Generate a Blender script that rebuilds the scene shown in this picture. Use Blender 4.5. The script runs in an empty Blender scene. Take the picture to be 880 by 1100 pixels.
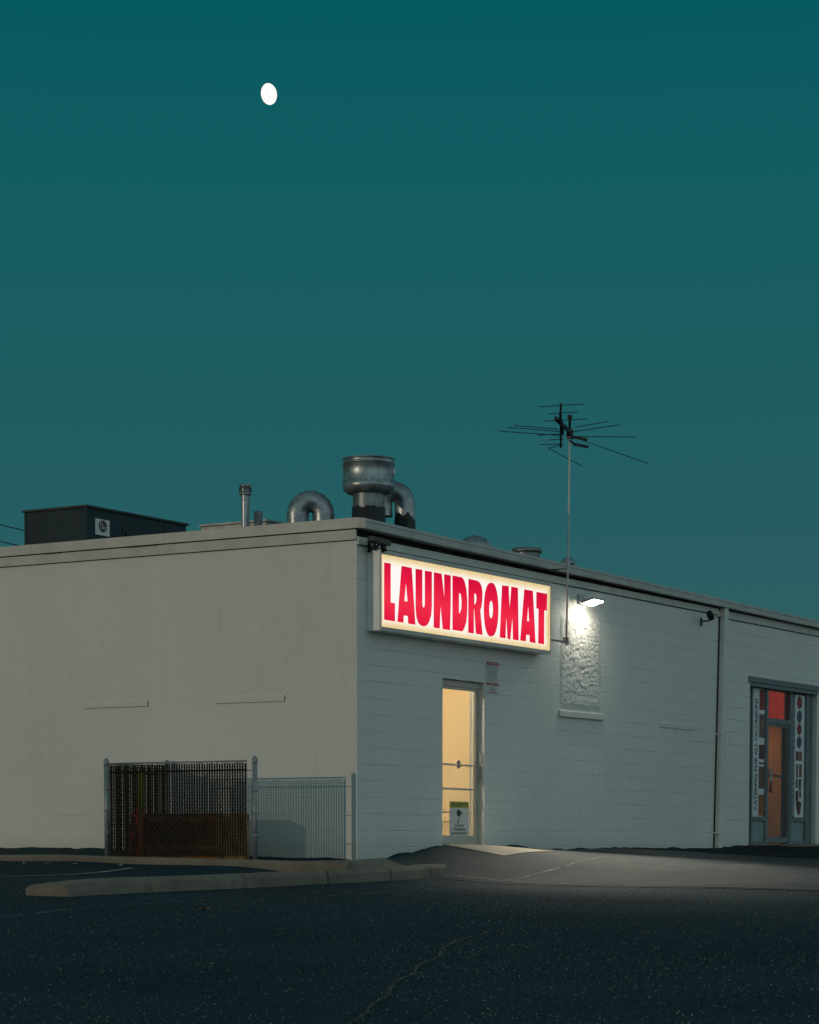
import bpy, math, random
import numpy as np
from mathutils import Vector, Matrix, noise
random.seed(7)
R = math.radians
scene = bpy.context.scene
col = scene.collection

# ------------------------------------------------------------------ helpers
class MB:
    """collects shapes, links them as ONE mesh object"""
    def __init__(s): s.v = []; s.f = []; s.sm = []
    def add(s, vs, fs, smooth=False):
        b = len(s.v); s.v += [tuple(v) for v in vs]
        for f in fs: s.f.append([b+i for i in f]); s.sm.append(smooth)
        return s
    def box(s, x0, x1, y0, y1, z0, z1):
        return s.add([(x0,y0,z0),(x1,y0,z0),(x1,y1,z0),(x0,y1,z0),(x0,y0,z1),(x1,y0,z1),(x1,y1,z1),(x0,y1,z1)],
                     [(0,3,2,1),(4,5,6,7),(0,1,5,4),(1,2,6,5),(2,3,7,6),(3,0,4,7)])
    def bar(s, p0, p1, w, h, up=(0,0,1)):
        p0 = Vector(p0); p1 = Vector(p1); d = (p1-p0).normalized(); a = d.cross(Vector(up))
        if a.length < 1e-4: a = d.cross(Vector((0,1,0)))
        a.normalize(); b = a.cross(d)
        vs = []
        for p in (p0, p1):
            for i, j in ((-1,-1),(1,-1),(1,1),(-1,1)): vs.append(p + a*i*w/2 + b*j*h/2)
        return s.add(vs, [(0,1,2,3),(7,6,5,4),(0,4,5,1),(1,5,6,2),(2,6,7,3),(3,7,4,0)])
    def tube(s, pts, r, n=12, caps=True, smooth=True):
        pts = [Vector(p) for p in pts]; rs = r if isinstance(r, (list, tuple)) else [r]*len(pts)
        ref = None; vs = []
        for i, p in enumerate(pts):
            d = (pts[min(i+1, len(pts)-1)] - pts[max(i-1, 0)]).normalized()
            if ref is None:
                ref = d.orthogonal().normalized()
            ref = (ref - d*ref.dot(d)).normalized(); b = d.cross(ref)
            for k in range(n):
                a = 2*math.pi*k/n; vs.append(p + (ref*math.cos(a) + b*math.sin(a))*rs[i])
        fs = []
        for i in range(len(pts)-1):
            for k in range(n):
                fs.append((i*n+k, i*n+(k+1) % n, (i+1)*n+(k+1) % n, (i+1)*n+k))
        s.add(vs, fs, smooth)
        if caps:
            b = len(s.v) - len(vs)
            s.f.append([b+k for k in range(n)][::-1]); s.sm.append(False)
            s.f.append([b+(len(pts)-1)*n+k for k in range(n)]); s.sm.append(False)
        return s
    def lathe(s, c, prof, n=32, smooth=True):
        c = Vector(c); vs = []
        for r, z in prof:
            for k in range(n):
                a = 2*math.pi*k/n; vs.append(c + Vector((r*math.cos(a), r*math.sin(a), z)))
        fs = []
        for i in range(len(prof)-1):
            for k in range(n): fs.append((i*n+k, i*n+(k+1) % n, (i+1)*n+(k+1) % n, (i+1)*n+k))
        return s.add(vs, fs, smooth)
    def grid(s, fn, nu, nv, smooth=True):
        vs = [fn(i/nu, j/nv) for j in range(nv+1) for i in range(nu+1)]
        fs = [(j*(nu+1)+i, j*(nu+1)+i+1, (j+1)*(nu+1)+i+1, (j+1)*(nu+1)+i) for j in range(nv) for i in range(nu)]
        return s.add(vs, fs, smooth)
    def build(s, name, mat, parent=None, loc=None, bevel=0):
        me = bpy.data.meshes.new(name); me.from_pydata(s.v, [], s.f); me.update()
        me.polygons.foreach_set('use_smooth', s.sm); me.materials.append(mat)
        o = bpy.data.objects.new(name, me); col.objects.link(o)
        if parent: 
            o.parent = parent; o.location = -Vector(parent['o'])
        if bevel:
            m = o.modifiers.new('bev', 'BEVEL'); m.width = bevel; m.segments = 2; m.limit_method = 'ANGLE'
        return o

def tag(o, label, cat, group=None):
    o['label'] = label; o['category'] = cat
    if group: o['group'] = group
    return o
def thing(name, loc, label, cat, group=None):
    o = bpy.data.objects.new(name, None); o.empty_display_size = .2; col.objects.link(o); o.location = loc
    o['o'] = [float(v) for v in loc]
    return tag(o, label, cat, group)
def struct(o, kind='structure'): o['kind'] = kind; return o
def to_mesh(cu, name, mat, parent, mtx):
    """curve data -> mesh object placed by matrix (world)"""
    t = bpy.data.objects.new('t', cu); col.objects.link(t)
    dg = bpy.context.evaluated_depsgraph_get(); dg.update()
    me = bpy.data.meshes.new_from_object(t.evaluated_get(dg)); bpy.data.objects.remove(t)
    me.transform(mtx); me.materials.clear(); me.materials.append(mat)
    o = bpy.data.objects.new(name, me); col.objects.link(o)
    if parent: o.parent = parent; o.location = -Vector(parent['o'])
    return o
def polys(name, loops, mat, parent, mtx, extrude):
    cu = bpy.data.curves.new(name, 'CURVE'); cu.dimensions = '2D'; cu.fill_mode = 'BOTH'; cu.extrude = extrude
    for lp in loops:
        sp = cu.splines.new('POLY'); sp.points.add(len(lp)-1); sp.use_cyclic_u = True
        for i, (a, b) in enumerate(lp): sp.points[i].co = (a, b, 0, 1)
    return to_mesh(cu, name, mat, parent, mtx)
def text(name, body, mat, parent, w, h, mtx, extrude=.0005, bold=0.0):
    cu = bpy.data.curves.new(name, 'FONT'); cu.body = body; cu.size = 1; cu.extrude = 0; cu.offset = bold
    cu.align_x = 'LEFT'
    o = to_mesh(cu, name, mat, parent, Matrix())
    xs = [v.co for v in o.data.vertices]
    x0, x1 = min(v.x for v in xs), max(v.x for v in xs); y0, y1 = min(v.y for v in xs), max(v.y for v in xs)
    o.data.transform(mtx @ Matrix.Diagonal((w/(x1-x0), h/(y1-y0), 1, 1)) @ Matrix.Translation((-(x0+x1)/2, -(y0+y1)/2, 0)))
    return o
def frontM(x, y, z, rot=0):   # text plane facing -Y at (x,y,z)
    return Matrix.Translation((x, y, z)) @ Matrix.Rotation(R(90), 4, 'X') @ Matrix.Rotation(rot, 4, 'Z')

# ------------------------------------------------------------------ materials
def newmat(name):
    m = bpy.data.materials.new(name); m.use_nodes = True
    nt = m.node_tree; b = nt.nodes['Principled BSDF']
    return m, nt, b
def N(nt, t, **k):
    n = nt.nodes.new(t)
    for a, v in k.items(): setattr(n, a, v)
    return n
def math_(nt, op, a, b=None, c=None):
    n = N(nt, 'ShaderNodeMath', operation=op)
    for i, v in enumerate((a, b, c)):
        if v is None: continue
        if isinstance(v, (int, float)): n.inputs[i].default_value = v
        else: nt.links.new(v, n.inputs[i])
    return n.outputs[0]
def noise_(nt, scale, detail=4, rough=.55, vec=None):
    n = N(nt, 'ShaderNodeTexNoise'); n.inputs['Scale'].default_value = scale; n.inputs['Detail'].default_value = detail
    n.inputs['Roughness'].default_value = rough
    if vec is not None: nt.links.new(vec, n.inputs['Vector'])
    return n.outputs['Fac']
def ramp(nt, fac, stops, interp='LINEAR'):
    n = N(nt, 'ShaderNodeValToRGB'); nt.links.new(fac, n.inputs[0]); cr = n.color_ramp; cr.interpolation = interp
    while len(cr.elements) < len(stops): cr.elements.new(.5)
    for e, (p, c) in zip(cr.elements, stops): e.position = p; e.color = (*c, 1) if len(c) == 3 else c
    return n.outputs[0]
def mix(nt, fac, a, b, mode='MIX'):
    n = N(nt, 'ShaderNodeMix', data_type='RGBA', blend_type=mode)
    for i, v in ((0, fac), (6, a), (7, b)):
        if isinstance(v, (int, float)): n.inputs[i].default_value = v
        elif isinstance(v, tuple): n.inputs[i].default_value = (*v, 1)
        else: nt.links.new(v, n.inputs[i])
    return n.outputs[2]
def pos(nt): return N(nt, 'ShaderNodeNewGeometry').outputs['Position']
def bump(nt, b, h, dist, strength=1):
    n = N(nt, 'ShaderNodeBump'); n.inputs['Distance'].default_value = dist; n.inputs['Strength'].default_value = strength
    nt.links.new(h, n.inputs['Height']); nt.links.new(n.outputs[0], b.inputs['Normal'])

def simple(name, c1, c2=None, rough=.6, metal=0, scale=8, bmp=0, bscale=60, spread=(.35,.65)):
    m, nt, b = newmat(name); b.inputs['Roughness'].default_value = rough; b.inputs['Metallic'].default_value = metal
    if c2 is None: c2 = tuple(v*.7 for v in c1)
    p = pos(nt); f = noise_(nt, scale, 5, .6, p)
    nt.links.new(ramp(nt, f, [(spread[0], c2), (spread[1], c1)]), b.inputs['Base Color'])
    r = noise_(nt, scale*2, 4, .6, p)
    nt.links.new(math_(nt, 'MULTIPLY_ADD', r, .3, rough-.15), b.inputs['Roughness'])
    if bmp: bump(nt, b, noise_(nt, bscale, 4, .6, p), bmp)
    return m
def emis(name, c, s):
    m = bpy.data.materials.new(name); m.use_nodes = True; nt = m.node_tree; nt.nodes.clear()
    e = N(nt, 'ShaderNodeEmission'); e.inputs[0].default_value = (*c, 1); e.inputs[1].default_value = s
    o = N(nt, 'ShaderNodeOutputMaterial'); nt.links.new(e.outputs[0], o.inputs[0]); return m
def srgb(r, g, b): 
    f = lambda v: (v/255/12.92) if v/255 <= .04045 else ((v/255+.055)/1.055)**2.4
    return (f(r), f(g), f(b))

def wall_mat(name, base, dirt, block=1.0):
    m, nt, b = newmat(name); b.inputs['Roughness'].default_value = .62
    g = N(nt, 'ShaderNodeNewGeometry'); P = N(nt, 'ShaderNodeSeparateXYZ'); nt.links.new(g.outputs['Position'], P.inputs[0])
    NN = N(nt, 'ShaderNodeSeparateXYZ'); nt.links.new(g.outputs['True Normal'], NN.inputs[0])
    ax = math_(nt, 'GREATER_THAN', math_(nt, 'ABSOLUTE', NN.outputs[0]), .5)
    u = N(nt, 'ShaderNodeMix'); nt.links.new(ax, u.inputs[0]); nt.links.new(P.outputs[0], u.inputs[2]); nt.links.new(P.outputs[1], u.inputs[3])
    # slightly wandering joints
    w = noise_(nt, 2.3, 3, .5, g.outputs['Position'])
    z = math_(nt, 'ADD', P.outputs[2], math_(nt, 'MULTIPLY_ADD', w, .035, .0))
    cv = N(nt, 'ShaderNodeCombineXYZ'); nt.links.new(u.outputs[0], cv.inputs[0]); nt.links.new(z, cv.inputs[1])
    br = N(nt, 'ShaderNodeTexBrick'); nt.links.new(cv.outputs[0], br.inputs['Vector'])
    for k, v in dict(Scale=1, **{'Mortar Size': .007, 'Mortar Smooth': .6, 'Brick Width': .406, 'Row Height': .203}).items(): br.inputs[k].default_value = v
    br.inputs['Color1'].default_value = (1,1,1,1); br.inputs['Color2'].default_value = (.86,.86,.86,1); br.inputs['Mortar'].default_value = (0,0,0,1)
    fr = math_(nt, 'ABSOLUTE', math_(nt, 'SUBTRACT', math_(nt, 'FRACT', math_(nt, 'DIVIDE', z, .203)), .5))
    course = ramp(nt, fr, [(.468, (0,0,0)), (.495, (1,1,1))])
    m2 = ramp(nt, noise_(nt, 1.9, 2, .5, cv.outputs[0]), [(.50, (.08,.08,.08)), (.68, (1,1,1))])
    mort = math_(nt, 'MAXIMUM', math_(nt, 'MULTIPLY', br.outputs['Fac'], math_(nt, 'MULTIPLY', m2, .75)), math_(nt, 'MULTIPLY', course, ramp(nt, noise_(nt, 2.6, 3, .6, g.outputs['Position']), [(.40, (.12,.12,.12)), (.60, (1,1,1))])))
    msk = ramp(nt, noise_(nt, 1.1, 3, .6, g.outputs['Position']), [(.46, (0,0,0)), (.66, (1,1,1))])
    big = noise_(nt, .55, 5, .65, g.outputs['Position']); fine = noise_(nt, 9, 5, .7, g.outputs['Position'])
    c = ramp(nt, big, [(.3, tuple(v*.90 for v in base)), (.7, base)])
    c = mix(nt, math_(nt, 'MULTIPLY', ramp(nt, fine, [(.5, (0,0,0)), (.8, (1,1,1))]), .12), c, dirt)
    # vertical water streaks
    mp = N(nt, 'ShaderNodeMapping'); mp.inputs['Scale'].default_value = (5, 5, .25); nt.links.new(g.outputs['Position'], mp.inputs[0])
    st = noise_(nt, 1.6, 4, .6, mp.outputs[0])
    c = mix(nt, math_(nt, 'MULTIPLY', ramp(nt, st, [(.52, (0,0,0)), (.8, (1,1,1))]), .13), c, dirt)
    # a few bare / cracked joints
    c = mix(nt, math_(nt, 'MULTIPLY', math_(nt, 'MULTIPLY', mort, msk), math_(nt, 'MULTIPLY_ADD', ax, -.07*block, .12*block)), c, tuple(v*.45 for v in base))
    # splash dirt low on the wall
    low = math_(nt, 'MULTIPLY', ramp(nt, math_(nt, 'ADD', P.outputs[2], math_(nt, 'MULTIPLY', fine, .25)), [(.0, (1,1,1)), (.28, (0,0,0))]), .35)
    c = mix(nt, low, c, dirt)
    nt.links.new(c, b.inputs['Base Color'])
    per = N(nt, 'ShaderNodeRGBToBW'); nt.links.new(br.outputs['Color'], per.inputs[0])
    jf = math_(nt, 'MULTIPLY_ADD', ax, -.72, 1.0)
    h = math_(nt, 'SUBTRACT', 1.0, math_(nt, 'MULTIPLY', mort, math_(nt, 'MULTIPLY', jf, math_(nt, 'MULTIPLY_ADD', msk, 1.0, .10))))
    h = math_(nt, 'ADD', math_(nt, 'MULTIPLY', h, .7*block), math_(nt, 'MULTIPLY', noise_(nt, 22, 6, .7, g.outputs['Position']), .55))
    h = math_(nt, 'ADD', h, math_(nt, 'MULTIPLY', noise_(nt, 3.0, 3, .5, g.outputs['Position']), 1.2))
    h = math_(nt, 'ADD', h, math_(nt, 'MULTIPLY', math_(nt, 'MULTIPLY', per.outputs[0], jf), .35*block))
    bump(nt, b, h, .0085, .9)
    return m

WALL = wall_mat('painted_block', (.62,.615,.58), (.33,.30,.24))
TRIM = simple('trim_paint', (.52,.51,.46), (.42,.41,.37), .6, scale=3, bmp=.004, bscale=25)
FASC = simple('fascia_metal', (.46,.45,.42), (.36,.35,.33), .5, .1, scale=3, bmp=.002, bscale=12)
TAR = simple('tar', (.012,.012,.013), (.006,.006,.006), .5, scale=20, bmp=.01)
ROOFM = simple('roofing', (.10,.10,.10), (.06,.06,.06), .9, scale=4, bmp=.01)
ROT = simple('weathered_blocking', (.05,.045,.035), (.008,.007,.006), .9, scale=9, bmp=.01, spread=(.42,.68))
GALV = simple('galvanised', (.38,.41,.42), (.17,.19,.20), .38, .7, scale=6, bmp=.002, bscale=30)
GALVD = simple('dull_galvanised', (.24,.26,.265), (.12,.13,.135), .45, .65, scale=7, bmp=.002, bscale=30)
HVACM = simple('unit_grey_paint', (.022,.042,.049), (.015,.031,.037), .5, .0, scale=3)
HVACD = simple('unit_dark', (.012,.012,.012), None, .6)
ALU = simple('aluminium_frame', (.48,.46,.41), (.38,.365,.33), .5, .15, scale=5)
ALUD = simple('storefront_aluminium', (.13,.16,.165), (.09,.115,.12), .5, .15, scale=5)
DARK = simple('black_metal', (.012,.013,.014), (.008,.008,.009), .5, .3)
ANT = simple('antenna_metal', (.03,.03,.033), (.02,.02,.022), .5, .6)
RUSTY = simple('mast_steel', (.56,.54,.50), (.44,.41,.37), .6, .0, scale=12)
PIPE = simple('downpipe_paint', (.62,.60,.55), (.52,.50,.46), .55, scale=4)
SLAT = simple('slat_brown', (.008,.0045,.003), (.005,.003,.002), .6, scale=30)
POSTM = simple('post_galvanised', (.26,.29,.30), (.17,.19,.20), .5, .4, scale=10)
WHITE = simple('sign_white', (.62,.60,.58), (.52,.50,.48), .5, scale=20)
REDP = simple('sign_red', (.36,.03,.04), (.28,.02,.03), .5, scale=20)
YELP = simple('sign_yellow', (.42,.38,.05), (.34,.30,.04), .5, scale=20)
BLKP = simple('sign_ink', (.02,.02,.025), None, .6)
PURP = simple('emblem_ink', (.035,.008,.015), (.02,.006,.01), .5)
PINK = simple('emblem_script', (.50,.36,.40), (.42,.30,.34), .5)
CRATE = simple('weathered_orange_board', (.50,.20,.035), (.06,.025,.01), .8, scale=7, bmp=.005)
REDC = simple('red_plastic', (.75,.02,.035), (.55,.015,.025), .5)
GREENP = simple('lime_plastic', (.38,.60,.03), (.3,.5,.02), .45)
for m_ in (SLAT, HVACM): m_.node_tree.nodes['Principled BSDF'].inputs['Specular IOR Level'].default_value = .12
ORNG = simple('orange_plastic', (.42,.14,.02), (.3,.1,.02), .5)
LEAF = simple('dry_leaf', (.30,.10,.03), (.16,.06,.02), .8)
LITTER = simple('paper_litter', (.7,.7,.66), (.6,.6,.56), .7)
CORD = simple('cable', (.01,.01,.01), None, .6)
LINEP = simple('road_paint', (.34,.34,.32), (.07,.07,.07), .8, scale=6, spread=(.4,.6))

def concrete(name, c1, c2):
    m, nt, b = newmat(name); p = pos(nt); b.inputs['Roughness'].default_value = .9
    c = ramp(nt, noise_(nt, 1.4, 6, .7, p), [(.3, c2), (.7, c1)])
    c = mix(nt, math_(nt, 'MULTIPLY', ramp(nt, noise_(nt, 40, 4, .7, p), [(.5, (0,0,0)), (.75, (1,1,1))]), .5), c, tuple(v*.35 for v in c2))
    nt.links.new(c, b.inputs['Base Color'])
    h = math_(nt, 'ADD', noise_(nt, 14, 6, .7, p), math_(nt, 'MULTIPLY', noise_(nt, 90, 3, .7, p), .4))
    bump(nt, b, h, .022); return m
KERB = concrete('kerb_concrete', (.25,.21,.155), (.12,.10,.08))
PAD_GLOW = concrete('pad_light_spill', (.42,.37,.29), (.30,.26,.20))  # pale tan carries the light spilling from the door

def asphalt(name, c1, c2, spec, thr=.62, worn=(.3,.7)):
    m, nt, b = newmat(name); p = pos(nt); b.inputs['Roughness'].default_value = .88; b.inputs['Specular IOR Level'].default_value = .12
    c = ramp(nt, noise_(nt, .45, 6, .65, p), [(worn[0], c2), (worn[1], c1)])
    g = noise_(nt, 70, 3, .8, p)
    c = mix(nt, ramp(nt, g, [(.3, (0,0,0)), (.7, (1,1,1))]), mix(nt, .45, c, (.004,.004,.005)), c)
    v = N(nt, 'ShaderNodeTexVoronoi'); v.inputs['Scale'].default_value = 55; nt.links.new(p, v.inputs['Vector'])
    vc = N(nt, 'ShaderNodeSeparateColor'); nt.links.new(v.outputs['Color'], vc.inputs[0])
    s = math_(nt, 'MULTIPLY', math_(nt, 'LESS_THAN', v.outputs['Distance'], .28), math_(nt, 'GREATER_THAN', vc.outputs[0], thr+.25))
    c = mix(nt, math_(nt, 'MULTIPLY', s, .6), c, spec)
    nt.links.new(c, b.inputs['Base Color'])
    h = math_(nt, 'ADD', noise_(nt, 45, 5, .75, p), math_(nt, 'MULTIPLY', noise_(nt, 4, 4, .6, p), 1.5))
    bump(nt, b, h, .012, .8); return m
ASPH = asphalt('asphalt', (.019,.052,.066), (.009,.027,.036), (.16,.16,.15))
APRN = asphalt('worn_apron', (.095,.10,.098), (.030,.040,.045), (.16,.15,.13), worn=(.36,.64))
NEWA = asphalt('fresh_asphalt', (.010,.014,.016), (.006,.009,.010), (.05,.05,.05))
CRACK = simple('crack_fill', (.003,.003,.003), (.09,.08,.07), .9, scale=14, spread=(.45,.6), bmp=.01)
GRAIN = simple('pale_grit', (.62,.57,.47), (.16,.145,.12), .8, scale=50, spread=(.4,.6))

def glass(name, tint=(.9,.92,.92), refl=.10):
    m = bpy.data.materials.new(name); m.use_nodes = True; nt = m.node_tree; nt.nodes.clear()
    t = N(nt, 'ShaderNodeBsdfTransparent'); t.inputs[0].default_value = (*tint, 1)
    g = N(nt, 'ShaderNodeBsdfGlossy'); g.inputs['Roughness'].default_value = .04
    x = N(nt, 'ShaderNodeMixShader'); x.inputs[0].default_value = refl; o = N(nt, 'ShaderNodeOutputMaterial')
    nt.links.new(t.outputs[0], x.inputs[1]); nt.links.new(g.outputs[0], x.inputs[2]); nt.links.new(x.outputs[0], o.inputs[0]); return m
GLASS = glass('door_glass'); GLASSD = glass('shop_glass', (.85,.88,.88), .04)

# ------------------------------------------------------------------ ground heights (thin-plate through surveyed levels)
CP = [(0,0,-.20),(.78,0,-.155),(1.23,0,-.11),(1.69,0,-.04),(2,0,-.008),(3.2,0,-.008),(4,0,-.03),(5.3,0,-.075),(6.7,0,-.055),(8.6,0,-.065),(10.5,0,-.065),(11.8,0,-.035),
 (13.3,0,-.02),(15,0,-.04),(20,0,-.02),(0,.9,-.165),(0,1.5,-.155),(0,2.8,-.09),(0,4,-.062),(0,5.7,-.05),(0,12,.0),
 (-1.5,.5,-.20),(-1.5,2.8,-.16),(-1.5,5,-.13),(-2.1,5.5,-.235),(-2.1,4.2,-.24),(-2.1,2.4,-.255),(-2.1,.6,-.29),(-1.6,-.3,-.31),
 (-8.6,-2.2,-.44),(-5.5,-1.75,-.42),(-3,-1.5,-.405),(0.4,-1.15,-.375),(-5.5,-.6,-.40),(-5,1.5,-.33),(-8,3,-.38),(-8,10,-.35),
 (2,-2,-.27),(4,-3,-.26),(8,-3,-.24),(12,-2.5,-.20),(16,-3,-.20),(.6,-5,-.43),(4,-7,-.42),(-1,-9,-.52),(10,-10,-.5),(20,-10,-.5),
 (-24.6,-15.8,-1.06),(-18.4,-12,-.90),(-12,-8,-.70),(-7,-6,-.54),(-6,-10,-.60),(-22,-2,-.92),(-12,-16,-.86),(-14,2,-.6),(-20,-22,-1.1),(5,-20,-.8),(-30,10,-1.0),
 (3,8,0),(12,8,0),(20,8,0)]
P_ = np.array([(a,b) for a,b,_ in CP]); Z_ = np.array([c for *_,c in CP]); n_ = len(CP)
def U_(r2): return np.where(r2 > 1e-12, r2*np.log(np.maximum(r2, 1e-12)), 0)
K_ = U_(((P_[:,None]-P_[None])**2).sum(-1)) + np.eye(n_)*.15
A_ = np.zeros((n_+3, n_+3)); A_[:n_,:n_] = K_; A_[:n_,n_] = 1; A_[:n_,n_+1:] = P_; A_[n_,:n_] = 1; A_[n_+1:,:n_] = P_.T
W_ = np.linalg.solve(A_, np.concatenate([Z_, [0,0,0]]))
def g_exact(x, y):
    x = min(max(x, -32), 24); y = min(max(y, -26), 16)
    r2 = (P_[:,0]-x)**2 + (P_[:,1]-y)**2
    return float(U_(r2)@W_[:n_] + W_[n_] + W_[n_+1]*x + W_[n_+2]*y)
def axis(lo, hi, st):
    a = list(np.arange(lo, hi+1e-6, st)); s = st; v = lo; L_ = []
    while v > -3000: s *= 1.6; v -= s; L_.append(v)
    s = st; v = hi; H_ = []
    while v < 3000: s *= 1.6; v += s; H_.append(v)
    return L_[::-1] + a + H_
GX = axis(-30, 22, .25); GY = axis(-24, 14, .25)
GZ = np.array([[g_exact(x, y) for x in GX] for y in GY])
def gz(x, y):
    i = int(np.searchsorted(GX, x))-1; j = int(np.searchsorted(GY, y))-1
    u = (x-GX[i])/(GX[i+1]-GX[i]); v = (y-GY[j])/(GY[j+1]-GY[j])
    return float((GZ[j,i]*(1-u)+GZ[j,i+1]*u)*(1-v) + (GZ[j+1,i]*(1-u)+GZ[j+1,i+1]*u)*v)
m = MB(); nx = len(GX)
m.add([(x, y, GZ[j,i]) for j, y in enumerate(GY) for i, x in enumerate(GX)],
      [(j*nx+i, j*nx+i+1, (j+1)*nx+i+1, (j+1)*nx+i) for j in range(len(GY)-1) for i in range(nx-1)], True)
struct(m.build('parking_lot_ground', ASPH))

def drape(name, a, b, c, d, nu, nv, off, mat, jag=0):
    """quad a-b-c-d laid on the ground"""
    a, b, c, d = map(Vector, (a, b, c, d))
    def fn(u, v):
        p = a.lerp(b, u).lerp(d.lerp(c, u), v)
        if jag and (u in (0, 1) or v in (0, 1)): p = p + Vector((noise.noise((p.x*1.7, p.y*1.7, 3))*jag, noise.noise((p.x*1.7, p.y*1.7, 9))*jag))
        return (p.x, p.y, gz(p.x, p.y)+off)
    return struct(MB().grid(fn, nu, nv).build(name, mat))
drape('apron_pavement', (.22,-.03), (-1.6,-10.5), (22,-10.5), (22,-.02), 60, 90, .006, APRN, .12)
drape('painted_line', (-9,1.40), (-2.2,1.72), (-2.2,1.84), (-9,1.52), 60, 1, .008, LINEP)
drape('asphalt_patch', (8.6,-3.0), (17,-2.6), (17,-.05), (7.4,-.05), 40, 14, .012, NEWA, .25)

def hair(pts, w, mat):
    m = MB(); vs = []; P2 = []
    for a, b in zip(pts, pts[1:]):
        for k in range(16): t = k/16; P2.append((a[0]+(b[0]-a[0])*t, a[1]+(b[1]-a[1])*t))
    for i, (x, y) in enumerate(P2):
        q = noise.noise((x*2.3, y*2.3, 7))*.06; ww = w*(.5+abs(noise.noise((x*5, y*5, 1))))
        for sgn in (-1, 1): vs.append((x+q+ww*sgn, y+q*.6-ww*sgn*.4, gz(x+q, y+q*.6)+.014))
    m.add(vs, [(2*i, 2*i+2, 2*i+3, 2*i+1) for i in range(len(P2)-1)]); return struct(m.build('pavement_crack', mat))
PALEC = simple('worn_crack_edge', (.30,.28,.25), (.05,.05,.05), .9, scale=9, spread=(.42,.58))
hair([(.25,-1.9),(1.6,-1.9),(3.4,-1.7),(5.2,-2.1)], .022, PALEC); hair([(3.4,-1.7),(3.0,-3.2),(3.5,-5)], .02, PALEC); hair([(5.0,-.6),(5.6,-2.4),(7.6,-3.4)], .02, CRACK)
hair([(.34,-1.2),(.2,-2.4),(-.2,-4),(-.7,-6.5)], .035, PALEC)
# crack wandering through the lot
ck = [(-15.6,-10.0),(-15.26,-9.74),(-14.37,-9.31),(-13.41,-8.85),(-12.46,-8.4),(-11.5,-8.0),(-10.71,-7.59),(-10.0,-7.36),(-9.42,-7.15),(-8.65,-7.04),(-7.9,-7.1),(-7.2,-7.05),(-6.2,-7.2)]
pts = []
for (x0,y0),(x1,y1) in zip(ck, ck[1:]):
    for k in range(14):
        t = k/14; x = x0+(x1-x0)*t; y = y0+(y1-y0)*t
        q = noise.noise((x*2, y*2, 0))*.05 + noise.noise((x*9, y*9, 5))*.010
        pts.append((x+q*.5, y-q))
m = MB(); vs = []
for i, (x, y) in enumerate(pts):
    d = Vector((1,.5)).normalized(); nrm = Vector((-d.y, d.x)); w = .008+.010*abs(noise.noise((x*6, y*6, 2)))
    if x > -9.5: w *= .6
    for s in (-1, 1): vs.append((x+nrm.x*w*s, y+nrm.y*w*s, gz(x, y)+.006))
m.add(vs, [(2*i, 2*i+2, 2*i+3, 2*i+1) for i in range(len(pts)-1)])
struct(m.build('pavement_crack', CRACK))
hair([(-12.0,-3.8),(-9.2,-3.4),(-6.5,-3.7),(-3.5,-3.1)], .02, PALEC)
# loose pale grit standing up out of the asphalt
m = MB(); AXV = Vector((.8533,.5214)); RV = Vector((.5214,-.8533)); CAM = Vector((-24.642,-15.809,.06))
def stone(m, x, y, s):
    z = gz(x, y); vs = []
    for dx, dy, dz in ((1,0,0),(0,1,0),(-1,0,0),(0,-1,0),(0,0,1)):
        k = s*random.uniform(.6, 1.2); vs.append((x+dx*k, y+dy*k, z+dz*k*.9-(0 if dz else .001)))
    m.add(vs, [(0,1,4),(1,2,4),(2,3,4),(3,0,4)])
for _ in range(80000):
    d = 9.5 + 17*random.random()**1.1; l = random.uniform(-.19, .19)*d
    p = Vector((CAM.x, CAM.y)) + AXV*d + RV*l
    if noise.noise((p.x*.6, p.y*.6, 1)) < random.uniform(-.9, .15): continue
    s = .0010 + .0042*random.random()**6
    stone(m, p.x, p.y, s)
for (x, y) in pts:
    for _ in range(2):
        if random.random() < .7: stone(m, x+random.gauss(0,.016), y+random.gauss(0,.016), random.uniform(.0015,.0045))
struct(m.build('pale_grit', GRAIN), 'stuff')['label'] = 'loose pale grit scattered over the dark asphalt'

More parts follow.
